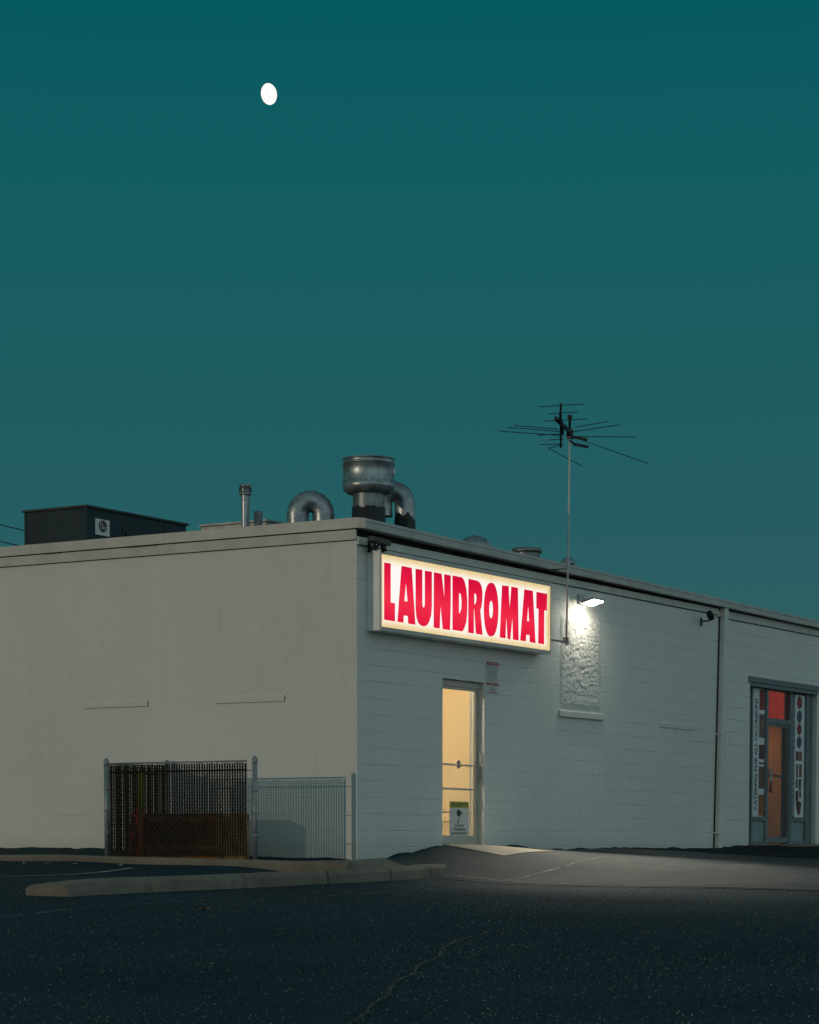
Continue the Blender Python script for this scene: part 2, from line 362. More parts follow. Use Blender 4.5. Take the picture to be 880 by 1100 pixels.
# ------------------------------------------------------------------ kerbs
def kerb(name, line, width, side, top, bot, mat, nose=False):
    """line: list of (x,y); side=+1 strip lies to the left of travel; top(x,y), bot z functions"""
    m = MB(); L_ = [Vector(p) for p in line]; den = []
    for a, b in zip(L_, L_[1:]):
        k = max(2, int((b-a).length/.12)); den += [a.lerp(b, i/k) for i in range(k)]
    den.append(L_[-1]); n = len(den); vs = []; rg = lambda p, q: noise.noise((p.x*13, p.y*13, q))*.022 if nose and p.x < -7.4 else 0
    for i, p in enumerate(den):
        d = (den[min(i+1, n-1)]-den[max(i-1, 0)]).normalized(); nr = Vector((-d.y, d.x))*side
        e = min(i, n-1-i)*.12; 
        t = top(p) + noise.noise((p.x*2.1, p.y*2.1, 4))*.006
        c = .03 + .012*abs(noise.noise((p.x*5, p.y*5, 8))) + (.02 if noise.noise((p.x*1.3, p.y*1.3, 1)) > .32 else 0)
        if nose and i < 9: 
            k_ = (9-i)/9; t -= .03*k_**2 + .03*k_*abs(noise.noise((p.x*9, p.y*9, 3))); c += .06*k_
        f = noise.noise((p.x*7, p.y*7, 2))*.006
        pr = [(f+rg(p,1), bot(p)), (f+.008+rg(p,2), t-c+rg(p,3)), (f+.012+c*.6+rg(p,4), t+rg(p,5)*.6), (width*.5, t+.006+rg(p,6)*.6), (width-.03, t-.002), (width, t-.03), (width, bot(p))]
        for o, z in pr: q = p + nr*o; vs.append((q.x, q.y, z))
    k = 7
    fs = [(i*k+j, i*k+j+1, (i+1)*k+j+1, (i+1)*k+j) for i in range(n-1) for j in range(k-1)]
    m.add(vs, fs); m.f.append(list(range(k))); m.sm.append(False); m.f.append([(n-1)*k+j for j in range(k)]); m.sm.append(False)
    return struct(m.build(name, mat))
kerb('kerb', [(-8.2,-2.25),(-7,-2.06),(-3,-1.55),(.05,-1.12),(.34,-1.08)], .46, 1, lambda p: gz(p.x, p.y)+.135, lambda p: gz(p.x, p.y)-.15, KERB, True)
kerb('kerb', [(-1.78,16),(-1.78,.7),(-1.78,-1.0)], .17, 1, lambda p: (gz(-2.1, max(p.y, 1.2))+.115 - .02*max(0, 1.2-p.y)), lambda p: gz(-2.1, p.y)-.2, KERB)
for t in (.16,.38,.60,.80,.94):
    a = Vector((-8.2,-2.25)).lerp(Vector((-3,-1.55)), t/.6) if t < .6 else Vector((-3,-1.55)).lerp(Vector((.34,-1.08)), (t-.6)/.4)
    d = Vector((.99,.137)); nr = Vector((-.137,.99)); g = gz(a.x, a.y); w_ = .009
    pr = [(-.012,g-.02),(-.006,g+.09),(.022,g+.137),(.23,g+.144),(.44,g+.139)]
    vs = []
    for o, z in pr:
        for sgn in (-1, 1): q = a+nr*o+d*w_*sgn; vs.append((q.x, q.y, z+.003))
    struct(MB().add(vs, [(2*i, 2*i+1, 2*i+3, 2*i+2) for i in range(4)]).build('kerb_joint', CRACK))
# concrete infill of the island corner
m = MB()
def isl(u, v):
    x = -1.62+(1.95)*u; y = -.93+u*.25 + (1.12)*v*(1-.55*u)
    zf = gz(x, -1.3)+.128; zb = -.175-.02*u
    return (x, y, zf*(1-v)+(zb*(1-u)+(gz(x, min(y,-.05))+.06)*u)*v + noise.noise((x*2, y*2, 0))*.006)
m.grid(isl, 20, 14)
struct(m.build('island_pavement', KERB))
# pad at the door, the light spill put into its pale colour, and the ragged asphalt edge along the walls
drape('door_light_pad', (1.98,-.95), (3.35,-.95), (3.2,.1), (2.04,.1), 16, 12, .014, PAD_GLOW, .03)
def ragged(name, p0, p1, out):
    p0 = Vector(p0); p1 = Vector(p1); n = int((p1-p0).length/.035); vs = []
    for i in range(n+1):
        p = p0.lerp(p1, i/n); g = gz(p.x+out[0]*.02, p.y+out[1]*.02)
        h = .008 + .030*max(0, noise.fractal((p.x*1.6, p.y*1.6, 4), .8, 2.2, 5)+.25)
        vs += [(p.x+out[0]*.10, p.y+out[1]*.10, gz(p.x+out[0]*.10, p.y+out[1]*.10)-.01), (p.x+out[0]*.02, p.y+out[1]*.02, g+h*.6), (p.x+out[0]*.004, p.y+out[1]*.004, g+h)]
    m = MB(); m.add(vs, [(i*3+j, (i+1)*3+j, (i+1)*3+j+1, i*3+j+1) for i in range(n) for j in range(2)]); return struct(m.build(name, ASPH))
ragged('asphalt_edge', (.0,0), (1.95,0), (0,-1)); ragged('asphalt_edge', (3.2,0), (11.9,0), (0,-1)); ragged('asphalt_edge', (14.96,0), (22,0), (0,-1)); ragged('asphalt_edge', (0,12), (0,0), (-1,0))

# ------------------------------------------------------------------ laundromat building
B = thing('laundromat_building', (0,0,0), 'white painted block building with the lit red lettered sign and glass door', 'building')
m = MB(); m.box(0,.2,0,16,-.6,3.70); m.build('side_wall', WALL, B)
m = MB(); m.box(.2,2.046,0,.2,-.6,3.745); m.box(2.046,3.14,0,.2,2.157,3.745); m.box(3.14,10.6,0,.2,-.6,3.745); m.box(0,.2,0,.2,3.70,3.745)
m.build('front_wall', WALL, B)
m = MB(); m.box(0,10.6,-.028,-.001,3.652,3.742); m.build('frieze', TRIM, B)
m = MB(); m.box(.05,10.6,-.006,-.0015,3.640,3.652); m.build('frieze_joint_shade', TAR, B)  # dark joint strip, also carries the shadow line under the frieze
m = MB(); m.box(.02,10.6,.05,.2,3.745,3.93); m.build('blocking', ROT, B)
def fascia(m, xa, xb, slope0=.0062):
    n = max(2, int((xb-xa)/.6))
    prof = [(.05,3.838),(-.112,3.838),(-.122,3.832),(-.125,3.846),(-.117,3.85),(-.120,3.915),(-.128,3.919),(-.128,3.948),(-.118,3.955),(.0,3.958),(.15,3.93)]
    vs = []
    for i in range(n+1):
        x = xa+(xb-xa)*i/n; dz = -slope0*x + noise.noise((x*.8, 0, 0))*.006
        for y, z in prof: vs.append((x, y, z+dz))
    k = len(prof); m.add(vs, [(i*k+j, (i+1)*k+j, (i+1)*k+j+1, i*k+j+1) for i in range(n) for j in range(k-1)])
    m.f.append([len(m.v)-k*(n+1)+j for j in range(k)]); m.sm.append(False)
m = MB(); fascia(m, 0, 10.6); m.build('fascia', FASC, B)
m = MB(); m.box(-.032,.0,-.03,16,3.843,3.969); m.box(0,.12,-.1,16,3.945,3.962)
m.add([(-.032,-.03,3.843),(-.032,-.03,3.969),(0,-.128,3.948),(0,-.122,3.838)], [(0,1,2,3)])
for y in (2.9,5.1): m.box(-.036,-.03,y,y+.06,3.843,3.969)
m.build('fascia', FASC, B)
m = MB(); m.box(-.022,0,0,16,3.708,3.827); m.build('trim_band', TRIM, B)
m = MB(); m.box(-.014,0,0,16,3.827,3.843); m.box(-.008,-.0005,.0,16,3.698,3.708); m.box(-.030,-.005,3.0,3.5,3.824,3.844); m.box(-.030,-.005,4.6,4.85,3.825,3.843)  # dark backing, shade of the trim gaps put into the colour
m.build('trim_gap_shade', ROT, B)
m = MB(); m.box(.12,10.6,.15,16,3.72,3.84); m.box(.0,.12,.15,16,3.705,3.945); m.box(.2,10.6,15.8,16,-.5,3.72); m.box(10.4,10.6,.2,15.8,-.5,3.72); m.build('roof', ROOFM, B)
def patch_rough(x0, x1, z0, z1, amp, name, sx, seed, off=.0, mat_=None):
    """rough parged infill of an old window opening, real relief (front: runs along X; side: along Y)"""
    m = MB(); nu = int((x1-x0)/.0125); nv = int((z1-z0)/.0125)
    def fn(u, v):
        a = x0+(x1-x0)*u; z = z0+(z1-z0)*v
        q = noise.fractal((a*4, z*13, seed), .75, 2.2, 6)
        w = abs(noise.noise((a*2.4+q*.5, z*9+q*.4, seed+5))); w2 = abs(noise.noise((a*11+q, z*24+q, seed+8)))
        hole = max(0, noise.noise((a*13, z*19, seed+3))-.28)*3
        h = q*.50 + (1-min(w*16, 1))*-.75 + (1-min(w2*14, 1))*-.22 - hole*1.1 + noise.noise((a*40, z*60, seed))*.22
        ed = min(u, 1-u, v, 1-v); e = min(ed*14, 1)
        h = h*amp + off; h = h*e - .004*(1-e) if ed > 0 else -.012
        return (a, -h, z) if sx == 'f' else (-h, a, z)
    m.grid(fn, nu, nv) if sx == 'f' else m.grid(lambda u, v: fn(1-u, v), nu, nv)
    return m.build(name, WALLP if amp > .005 else WALL, B)
WALLP = wall_mat('parged_patch', (.60,.59,.55), (.38,.35,.29), 0.0)
patch_rough(5.25,6.58,1.90,3.28,.010,'window_infill','f',3,.012)
m = MB(); m.box(5.235,6.595,-.040,0,1.80,1.895)
m.build('window_sill', WALLP, B, bevel=.012)
patch_rough(8.57,9.79,1.86,3.2,.0010,'window_infill','f',11,.003)
m = MB(); m.box(8.56,9.80,-.016,0,1.786,1.862); m.build('window_sill', WALL, B, bevel=.004)
CRK = simple('paint_crack', (.30,.28,.24), (.08,.075,.065), .9, scale=8)
for i, (y0, y1) in enumerate(((1.065,2.118),(3.197,4.24))):
    patch_rough(y0+.01,y1-.01,1.862,3.12,.0014,'window_infill','s',20+i*7,.003)
    m = MB(); m.box(-.012,0,y0,y1,1.790,1.86); m.build('window_sill', WALL, B, bevel=.003)
    m = MB(); m.box(-.004,-.0006,y0,y1,1.785,1.790); m.box(-.0125,-.0006,y0-.002,y0+.001,1.786,1.862); m.build('sill_crack', CRK, B)

# --- laundromat door
m = MB(); m.box(2.06,2.115,.075,.125,0,2.15); m.box(3.095,3.138,.07,.14,0,2.15); m.box(2.115,3.095,.07,.13,2.075,2.15)
m.build('door_frame', ALU, B, bevel=.003)
D_ = m = MB(); m.box(2.12,2.165,.085,.12,.02,2.07); m.box(3.056,3.092,.085,.12,.02,2.07); m.box(2.165,3.056,.085,.12,2.035,2.07); m.box(2.165,3.056,.085,.12,.02,.125)
door = m.build('door', ALU, B, bevel=.003)
def child(o, parent): o.parent = parent; o.location = (0,0,0); return o
m = MB(); m.box(2.165,3.056,.099,.105,.125,2.035); child(m.build('door_glass', GLASS), door)
m = MB(); m.bar((2.165,.135,1.062),(3.056,.135,1.052), .03,.022); m.bar((2.165,.135,.742),(3.05,.135,.735), .03,.026); child(m.build('push_bar', ALU), door)
m = MB(); m.box(3.005,3.016,.13,.15,.125,2.035); child(m.build('inner_stile', ALU), door)
m = MB(); m.bar((2.165,.15,.432),(3.056,.15,.43), .02,.016); m.bar((2.165,.16,.306),(2.95,.16,.304), .01,.008); child(m.build('guard_bar', ALU), door)
m = MB(); m.tube([(3.10,.04,.85),(3.10,.04,1.25)], .009, 8); m.tube([(3.10,.04,.87),(3.075,.09,.87)], .007, 8); m.tube([(3.10,.04,1.23),(3.075,.09,1.23)], .007, 8); child(m.build('pull_handle', GALV), door)
m = MB(); m.box(2.05,3.136,-.01,.2,-.03,.008); m.build('threshold', ALU, B)
# round lock plate on the bar
m = MB(); m.tube([(2.60,.090,1.062),(2.60,.080,1.062)], .055, 24); rk = child(m.build('lock_plate', WHITE), door)
m = MB(); m.tube([(2.60,.079,1.062),(2.60,.0775,1.062)], .042, 24); child(m.build('lock_plate_disc', REDP), door)
m = MB(); m.box(2.565,2.635,.074,.0765,1.048,1.076); child(m.build('lock_plate_bar', WHITE), door)

# --- interior vestibule seen through the glass
CREAM = simple('cream_interior', (.82,.62,.33), (.79,.58,.30), .7, scale=1.5)
CEILL = emis('ceiling_lamp', (1,.92,.68), 128.0)
m = MB(); t = .06
m.box(.34,.40,.2,2.4,-.02,3.4); m.box(3.9,3.96,.2,2.4,-.02,3.4); m.box(.40,3.9,2.34,2.4,-.02,3.4); m.box(.34,3.96,.2,2.4,3.4,3.46)
m.build('interior_wall', CREAM, B)
m = MB(); m.box(.40,3.9,.2,2.34,-.06,.0); m.build('interior_floor', simple('floor_tile', (.62,.36,.12), (.55,.31,.10), .6), B)
m = MB(); m.box(.50,1.80,1.30,1.60,3.355,3.399); m.build('ceiling_lamp', CEILL, B)

# ------------------------------------------------------------------ surveillance notice on the door
S = thing('surveillance_notice', (2.52,.07,.125), 'small grey camera notice with olive yellow top band, low on the glass door', 'notice')
m = MB(); m.box(2.357,2.865,.076,.08,.125,.575); m.build('panel', WHITE, S, bevel=.002)
m = MB(); m.box(2.362,2.86,.0742,.0758,.49,.572); m.build('band', YELP, S)
text('band_text','SECURITY', BLKP, S, .42,.045, frontM(2.61,.0735,.53), bold=.02)
cam_shape = [[(-.05,.05),(-.035,.07),(0,.072),(.02,.055),(.062,.035),(.055,.018),(.03,.03),(.015,.0),(.0,-.012),(-.02,-.005),(-.045,.005)],[(-.01,-.03),(.01,-.03),(-.015,-.075),(-.04,-.095),(-.042,-.08),(-.028,-.068)]]
polys('camera_symbol', cam_shape, BLKP, S, frontM(2.61,.0735,.385) @ Matrix.Diagonal((1.35,1.1,1,1)), .0004)
text('notice_text','24 HOUR', BLKP, S, .24,.032, frontM(2.61,.0735,.258), bold=.015)
text('notice_text','PREMISES', BLKP, S, .32,.032, frontM(2.61,.0735,.208), bold=.015)
text('notice_text','SURVEILLANCE', BLKP, S, .42,.032, frontM(2.61,.0735,.158), bold=.015)

# ------------------------------------------------------------------ red/white rules notice on the wall
S = thing('rules_notice', (3.34,-.008,2.02), 'narrow white notice with red bands, beside the top of the glass door', 'notice')
m = MB(); m.box(3.176,3.507,-.012,-.004,2.02,2.446); m.build('panel', WHITE, S)
m = MB(); m.box(3.182,3.50,-.0145,-.0125,2.395,2.44); m.build('header_band', REDP, S)
m = MB(); m.box(3.182,3.50,-.0145,-.0125,2.125,2.165); m.build('lower_band', REDP, S)
m = MB(); m.box(3.20,3.49,-.0145,-.0125,2.030,2.040); m.build('foot_line', REDP, S)
m = MB()
for k, z in enumerate([2.375,2.352,2.329,2.306,2.283,2.260,2.237,2.214,2.191,2.100,2.078,2.056]):
    x = 3.20 + (.04 if k > 8 else 0); e = 3.48 - (.05 if k > 8 else 0) - random.random()*.04
    while x < e:
        w = random.uniform(.02,.055); m.box(x, min(x+w, e), -.0140,-.0126, z-.004, z+.005); x += w+.012
m.build('small_print', BLKP, S)
m = MB()
for x in (3.23,3.27,3.31,3.35,3.39,3.43): m.box(x, x+.025, -.0162,-.0147, 2.137,2.152); m.box(x, x+.025, -.0162,-.0147, 2.408,2.428)
m.build('band_print', PINK, S)

# ------------------------------------------------------------------ lit sign
S = thing('lightbox_sign', (2.43,0,2.62), 'long lit box sign reading LAUNDROMAT in red on white above the door', 'sign')
m = MB(); x0, x1, z0, z1, yf = .228,4.632,2.622,3.600,-.185
m.box(x0,x1,yf,-.002,z0,z1)
m.build('cabinet', simple('sign_cabinet', (.78,.77,.72), (.66,.65,.60), .5, .0, scale=4), S, bevel=.004)
m = MB()   # retainer frame round the face
m.box(x0,x1,-.205,yf-.001,3.548,z1); m.box(x0,x1,-.205,yf-.001,z0,2.668); m.box(x0,.240,-.205,yf-.001,2.668,3.548); m.box(4.622,x1,-.205,yf-.001,2.668,3.548)
m.build('retainer_frame', TRIM, S)
fm = bpy.data.materials.new('backlit_face'); fm.use_nodes = True; nt = fm.node_tree; nt.nodes.clear()
P = N(nt, 'ShaderNodeSeparateXYZ'); pp = pos(nt); nt.links.new(pp, P.inputs[0])
dz = math_(nt, 'ABSOLUTE', math_(nt, 'SUBTRACT', P.outputs[2], 3.105)); dx = math_(nt, 'ABSOLUTE', math_(nt, 'SUBTRACT', P.outputs[0], 2.40))
ez = math_(nt, 'SUBTRACT', .435, dz); ex = math_(nt, 'SUBTRACT', 2.19, dx)
e = math_(nt, 'MINIMUM', ez, math_(nt, 'MULTIPLY', ex, .8)); e = math_(nt, 'ADD', e, math_(nt, 'MULTIPLY_ADD', noise_(nt, 3, 3, .5, pp), .06, -.03))
c = ramp(nt, math_(nt, 'MULTIPLY', e, 4), [(.0, srgb(230,204,150)), (.18, srgb(243,222,180)), (.32, srgb(251,241,222)), (.55, srgb(253,250,245))])
gr = ramp(nt, noise_(nt, 6, 6, .75, pp), [(.62, (0,0,0)), (.8, (1,1,1))])
c = mix(nt, math_(nt, 'MULTIPLY', gr, math_(nt, 'MULTIPLY', math_(nt, 'LESS_THAN', e, .1), .45)), c, srgb(190,150,80))
em = N(nt, 'ShaderNodeEmission'); nt.links.new(c, em.inputs[0]); em.inputs[1].default_value = 1.0
o = N(nt, 'ShaderNodeOutputMaterial'); nt.links.new(em.outputs[0], o.inputs[0])
m = MB(); m.box(.240,4.622,-.192,-.187,2.668,3.548); m.build('face', fm, S)
SEAM = emis('seam', srgb(200,170,110), 1)
for x in (1.93,2.98,3.9):
    for za, zb2 in ((3.455,3.548),(2.668,2.735)): MB().box(x, x+.006, -.1932,-.1922, za,zb2).build('face_seam', SEAM, S)
rm = bpy.data.materials.new('backlit_red'); rm.use_nodes = True; nt = rm.node_tree; nt.nodes.clear(); pp = pos(nt)
P = N(nt, 'ShaderNodeSeparateXYZ'); nt.links.new(pp, P.inputs[0])
dz = math_(nt, 'ABSOLUTE', math_(nt, 'SUBTRACT', P.outputs[2], 3.02))
f = math_(nt, 'ADD', math_(nt, 'MULTIPLY', dz, 1.9), math_(nt, 'MULTIPLY_ADD', noise_(nt, 1.2, 2, .5, pp), .9, -.4))
c = ramp(nt, f, [(.15, srgb(240,44,72)), (.5, srgb(229,26,64)), (.95, srgb(204,10,58))])
em = N(nt, 'ShaderNodeEmission'); nt.links.new(c, em.inputs[0]); o = N(nt, 'ShaderNodeOutputMaterial'); nt.links.new(em.outputs[0], o.inputs[0])
LET = [["L",[[[0.312,3.449],[0.454,3.452],[0.454,2.977],[0.554,2.975],[0.554,2.755],[0.311,2.757]]]],
["A",[[[0.718,3.447],[0.951,3.446],[1.038,2.752],[0.876,2.753],[0.866,2.845],[0.759,2.844],[0.753,2.755],[0.62,2.755]],[[0.818,3.276],[0.774,3.022],[0.86,3.022]]]],
["U",[[[1.05,3.443],[1.205,3.447],[1.206,3.029],[1.216,2.988],[1.243,2.98],[1.265,2.99],[1.276,3.035],[1.275,3.442],[1.439,3.445],[1.439,3.007],[1.421,2.899],[1.373,2.811],[1.317,2.764],[1.251,2.747],[1.183,2.752],[1.118,2.781],[1.077,2.84],[1.054,2.933]]]],
["N",[[[1.497,3.443],[1.68,3.443],[1.761,3.087],[1.751,3.443],[1.909,3.442],[1.909,3.099],[1.891,2.748],[1.719,2.749],[1.657,3.078],[1.634,2.75],[1.494,2.75]]]],
["D",[[[1.962,3.447],[2.195,3.445],[2.256,3.408],[2.308,3.306],[2.331,3.178],[2.331,3.026],[2.31,2.894],[2.262,2.804],[2.208,2.756],[1.964,2.756]],[[2.118,3.235],[2.118,2.976],[2.157,2.99],[2.19,3.047],[2.196,3.145],[2.178,3.219],[2.148,3.24]]]],
["R",[[[2.371,3.442],[2.59,3.438],[2.661,3.42],[2.708,3.369],[2.726,3.3],[2.722,3.19],[2.702,3.111],[2.671,3.063],[2.733,2.749],[2.568,2.752],[2.522,3.074],[2.503,3.062],[2.504,2.75],[2.367,2.751]],[[2.513,3.268],[2.513,3.122],[2.555,3.137],[2.577,3.177],[2.582,3.227],[2.564,3.264]]]],
["O",[[[3.154,3.112],[3.151,3.027],[3.139,2.951],[3.119,2.884],[3.092,2.828],[3.058,2.785],[3.018,2.757],[2.965,2.745],[2.912,2.749],[2.871,2.771],[2.838,2.809],[2.81,2.86],[2.791,2.924],[2.778,2.997],[2.774,3.081],[2.778,3.165],[2.789,3.24],[2.808,3.307],[2.835,3.363],[2.868,3.406],[2.909,3.434],[2.961,3.447],[3.014,3.444],[3.055,3.423],[3.089,3.385],[3.117,3.334],[3.137,3.27],[3.15,3.196]],[[3.02,3.101],[3.019,3.073],[3.015,3.049],[3.009,3.027],[3.001,3.009],[2.991,2.995],[2.979,2.986],[2.964,2.982],[2.948,2.984],[2.936,2.991],[2.926,3.003],[2.918,3.02],[2.912,3.041],[2.908,3.064],[2.907,3.092],[2.908,3.119],[2.911,3.143],[2.917,3.165],[2.925,3.183],[2.935,3.197],[2.947,3.206],[2.963,3.21],[2.978,3.209],[2.99,3.202],[3.001,3.189],[3.009,3.173],[3.015,3.152],[3.018,3.128]]]],
["M",[[[3.262,3.438],[3.431,3.445],[3.466,3.113],[3.517,3.445],[3.688,3.443],[3.712,2.746],[3.566,2.747],[3.545,3.085],[3.482,2.744],[3.417,2.747],[3.373,3.1],[3.349,2.747],[3.204,2.75]]]],
["A",[[[3.877,3.441],[4.109,3.44],[4.189,2.743],[4.037,2.746],[4.027,2.84],[3.924,2.838],[3.915,2.749],[3.766,2.75]],[[3.986,3.276],[3.944,3.023],[4.014,3.022]]]],
["T",[[[4.218,3.436],[4.518,3.437],[4.51,3.207],[4.436,3.209],[4.435,2.745],[4.276,2.747],[4.283,3.213],[4.219,3.214]]]]]
for ch, loops in LET:
    o = polys('letter', loops, rm, S, Matrix.Translation((0,-.199,0)) @ Matrix.Rotation(R(90), 4, 'X'), .004)
    o['label'] = 'red letter ' + ch

# small floodlight / camera above the sign's left end
S = thing('corner_camera', (.22,-.03,3.6), 'small dark camera on a bracket over the left end of the lit sign', 'security camera')
m = MB(); m.box(.20,.25,-.06,-.029,3.57,3.70); m.build('mounting_plate', DARK, S)
m = MB(); m.bar((.02,-.17,3.71),(.34,-.25,3.675), .085,.07); m.build('housing', simple('camera_grey', (.06,.065,.06), (.02,.022,.02), .5, .2), S, bevel=.012)
m = MB(); m.tube([(.22,-.05,3.63),(.20,-.13,3.60),(.20,-.20,3.66)], .016, 8); m.tube([(.24,-.225,3.65),(.26,-.23,3.575)], .035, 12); m.tube([(.10,-.19,3.68),(.10,-.19,3.60)], .022, 8); m.build('bracket', DARK, S)

# ------------------------------------------------------------------ wall lamp
S = thing('wall_lamp', (5.86,0,3.44), 'glowing flat panel lamp high on the wall above the rough patch', 'lamp')
m = MB(); m.box(5.79,5.93,-.06,-.001,3.41,3.55); m.tube([(5.86,-.05,3.47),(5.86,-.16,3.465)], .022, 10); m.build('arm', FASC, S, bevel=.004)
def tbox(m, x0,x1,y0,y1,z0,z1):
    vs = [tilt(*p) for p in [(x0,y0,z0),(x1,y0,z0),(x1,y1,z0),(x0,y1,z0),(x0,y0,z1),(x1,y0,z1),(x1,y1,z1),(x0,y1,z1)]]
    m.add(vs, [(0,3,2,1),(4,5,6,7),(0,1,5,4),(1,2,6,5),(2,3,7,6),(3,0,4,7)])
a22 = R(-16)
def tilt(x, y, z): return Vector((5.86,-.22,3.43)) + Vector((x, y*math.cos(a22)-z*math.sin(a22), y*math.sin(a22)+z*math.cos(a22)))
m = MB(); tbox(m, -.16,.16,-.10,.10,.004,.04); m.build('housing', FASC, S, bevel=.004)
m = MB(); tbox(m, -.14,.14,-.085,.085,-.012,.003); m.build('lens', emis('lamp_lens', (1,.93,.76), 88), S)

# ------------------------------------------------------------------ wall camera near the drainpipe
S = thing('wall_camera', (10.03,-.01,3.50), 'small black round camera on a wall bracket left of the drainpipe', 'security camera')
m = MB(); m.box(9.99,10.03,-.02,-.001,3.43,3.55); m.build('mounting_plate', DARK, S)
m = MB(); m.tube([(10.01,-.03,3.50),(10.03,-.12,3.50),(10.0,-.18,3.52)], .013, 8); m.build('bracket', DARK, S)
m = MB(); m.tube([(9.84,-.22,3.60),(9.85,-.22,3.598),(9.98,-.19,3.545),(10.0,-.185,3.54)], [.035,.052,.055,.035], 16); m.build('camera_body', DARK, S)

# ------------------------------------------------------------------ shop next door
H = thing('neighbouring_shop', (10.6,0,0), 'white block shop right of the drainpipe with a dim orange lit storefront', 'building')
m = MB(); m.box(10.6,11.97,0,.2,-.6,3.745); m.box(11.97,14.90,0,.2,2.74,3.745); m.box(14.90,22,0,.2,-.6,3.745); m.box(22,22.2,0,16,-.6,3.9); m.build('front_wall', WALL, H)
m = MB(); m.box(10.6,22,-.028,-.001,3.62,3.715); m.build('frieze', TRIM, H)
m = MB(); m.box(10.6,22,-.006,-.0015,3.608,3.62); m.build('frieze_joint_shade', TAR, H)  # dark joint strip that doubles the frieze's shadow line
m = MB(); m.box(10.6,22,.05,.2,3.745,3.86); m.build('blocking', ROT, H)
m = MB(); m.box(10.6,22,.15,16,3.70,3.80); m.build('roof', ROOFM, H)
m = MB(); fascia(m, 10.602, 22); m.build('fascia', FASC, H)
m = MB(); m.bar((10.787,-.055,3.765),(10.642,-.055,-.09), .15,.09, (0,1,0)); 
for t in (.03,.52,.93): 
    x = 10.787-.145*t; z = 3.765-3.855*t; m.bar((x-.10,-.052,z),(x+.10,-.052,z), .104,.03)
m.build('drainpipe', PIPE, H, bevel=.008)
m = MB(); m.bar((10.70,-.012,3.74),(10.553,-.012,-.09), .014,.02, (0,1,0)); m.build('dark_joint', ANT, H)
# storefront
m = MB(); m.box(11.90,14.93,-.03,.16,2.665,2.755); m.box(11.97,14.93,-.012,.15,2.60,2.664)
m.box(11.975,12.27,.07,.13,.0,2.6) if False else m.box(12.20,12.26,.06,.13,.0,2.6)
m.box(12.80,12.90,.06,.13,0,2.6); m.box(13.84,13.95,.06,.13,0,2.6); m.box(14.56,14.68,.05,.14,0,2.6); m.box(14.68,14.90,.08,.14,0,2.6); m.box(11.97,12.20,.08,.14,0,2.6)
m.box(12.90,13.84,.06,.13,2.03,2.12); m.box(12.26,12.80,.055,.14,.39,.45); m.box(13.95,14.56,.055,.14,.39,.45)
m.box(12.90,13.84,.06,.13,2.58,2.6); m.box(12.26,12.80,.06,.13,0,.05); m.box(13.95,14.56,.06,.13,0,.05)
m.build('storefront_frame', ALUD, H, bevel=.003)
for (a, b) in ((12.26,12.80),(13.95,14.56)):
    m = MB(); m.box(a,b,.085,.12,.05,.39); m.build('kick_panel', simple('kick_panel', (.17,.24,.24), (.13,.19,.19), .5), H)
    m = MB(); m.box(a,b,.093,.099,.45,2.6); m.build('side_window', GLASSD, H)
m = MB(); m.box(12.90,13.84,.093,.099,2.12,2.58); m.build('transom_window', GLASSD, H)
m = MB(); m.box(12.905,12.95,.075,.115,.02,2.03); m.box(13.79,13.835,.075,.115,.02,2.03); m.box(12.95,13.79,.075,.115,1.985,2.03); m.box(12.95,13.79,.075,.115,.02,.12)
sd = m.build('door', ALUD, H, bevel=.003)
m = MB(); m.box(12.95,13.79,.09,.096,.12,1.985); child(m.build('door_glass', GLASSD), sd)
m = MB(); m.bar((13.0,.13,1.166),(13.79,.13,1.150), .03,.035); child(m.build('push_bar', DARK), sd)
m = MB()
for x in (12.93,12.975): m.tube([(x,.03,.86),(x,.03,1.28)], .011, 8)
for z in (.9,1.24): m.tube([(12.93,.03,z),(12.93,.08,z)], .009, 8); m.tube([(12.975,.03,z),(12.975,.08,z)], .009, 8)
child(m.build('pull_handle', GALV), sd)
# threshold step
m = MB(); m.box(11.95,14.95,-.12,.2,-.2,.0); m.box(12.6,14.2,-.5,-.12,-.2,-.025); m.build('doorstep', KERB, H, bevel=.01)
# red blind behind the transom, glowing itself for the light behind it
m = MB()
for k in range(11): z = 2.135+k*.0405; m.add([(12.91,.16,z),(13.83,.16,z),(13.83,.175,z+.032),(12.91,.175,z+.032)], [(0,1,2,3)])
BL = m.build('window_blind', emis('lit_red_blind', (.30,.004,.004), .95), H)
for k in range(11): z = 2.135+k*.0405; child(MB().box(12.91,13.83,.156,.159,z+.030,z+.038).build('slat_glow_bar', emis('slat_glow', (.30,.09,.04), .6)), BL)  # glowing bars stand in for light between the slats
m = MB(); m.box(12.905,13.835,.20,.21,2.12,2.6); m.build('blind_backing', emis('blind_gap', (.5,.12,.04), .25), H)
m = MB(); 
for x in (13.0,13.35,13.68): m.bar((x,.155,2.13),(x,.155,2.58), .012,.006)
m.build('blind_cord', emis('lit_cord', (.35,.07,.03), .6), H)
TAN = simple('tan_interior', (.55,.28,.13), (.48,.24,.11), .7, scale=1.2)
m = MB(); m.box(12.86,12.90,.22,1.9,0,2.1); m.box(13.85,13.89,.22,1.9,0,2.1); m.box(12.9,13.85,1.86,1.9,0,2.1); m.box(12.86,13.89,.22,1.9,2.1,2.12); m.build('interior_wall', TAN, H)
m = MB(); m.box(12.9,13.85,.22,1.86,-.02,.0); m.build('interior_floor', simple('dark_floor', (.12,.08,.05), None, .6), H)
m = MB(); m.box(13.15,13.6,1.0,1.3,2.06,2.098); m.build('ceiling_lamp', emis('dim_lamp', (1,.66,.38), 15), H)
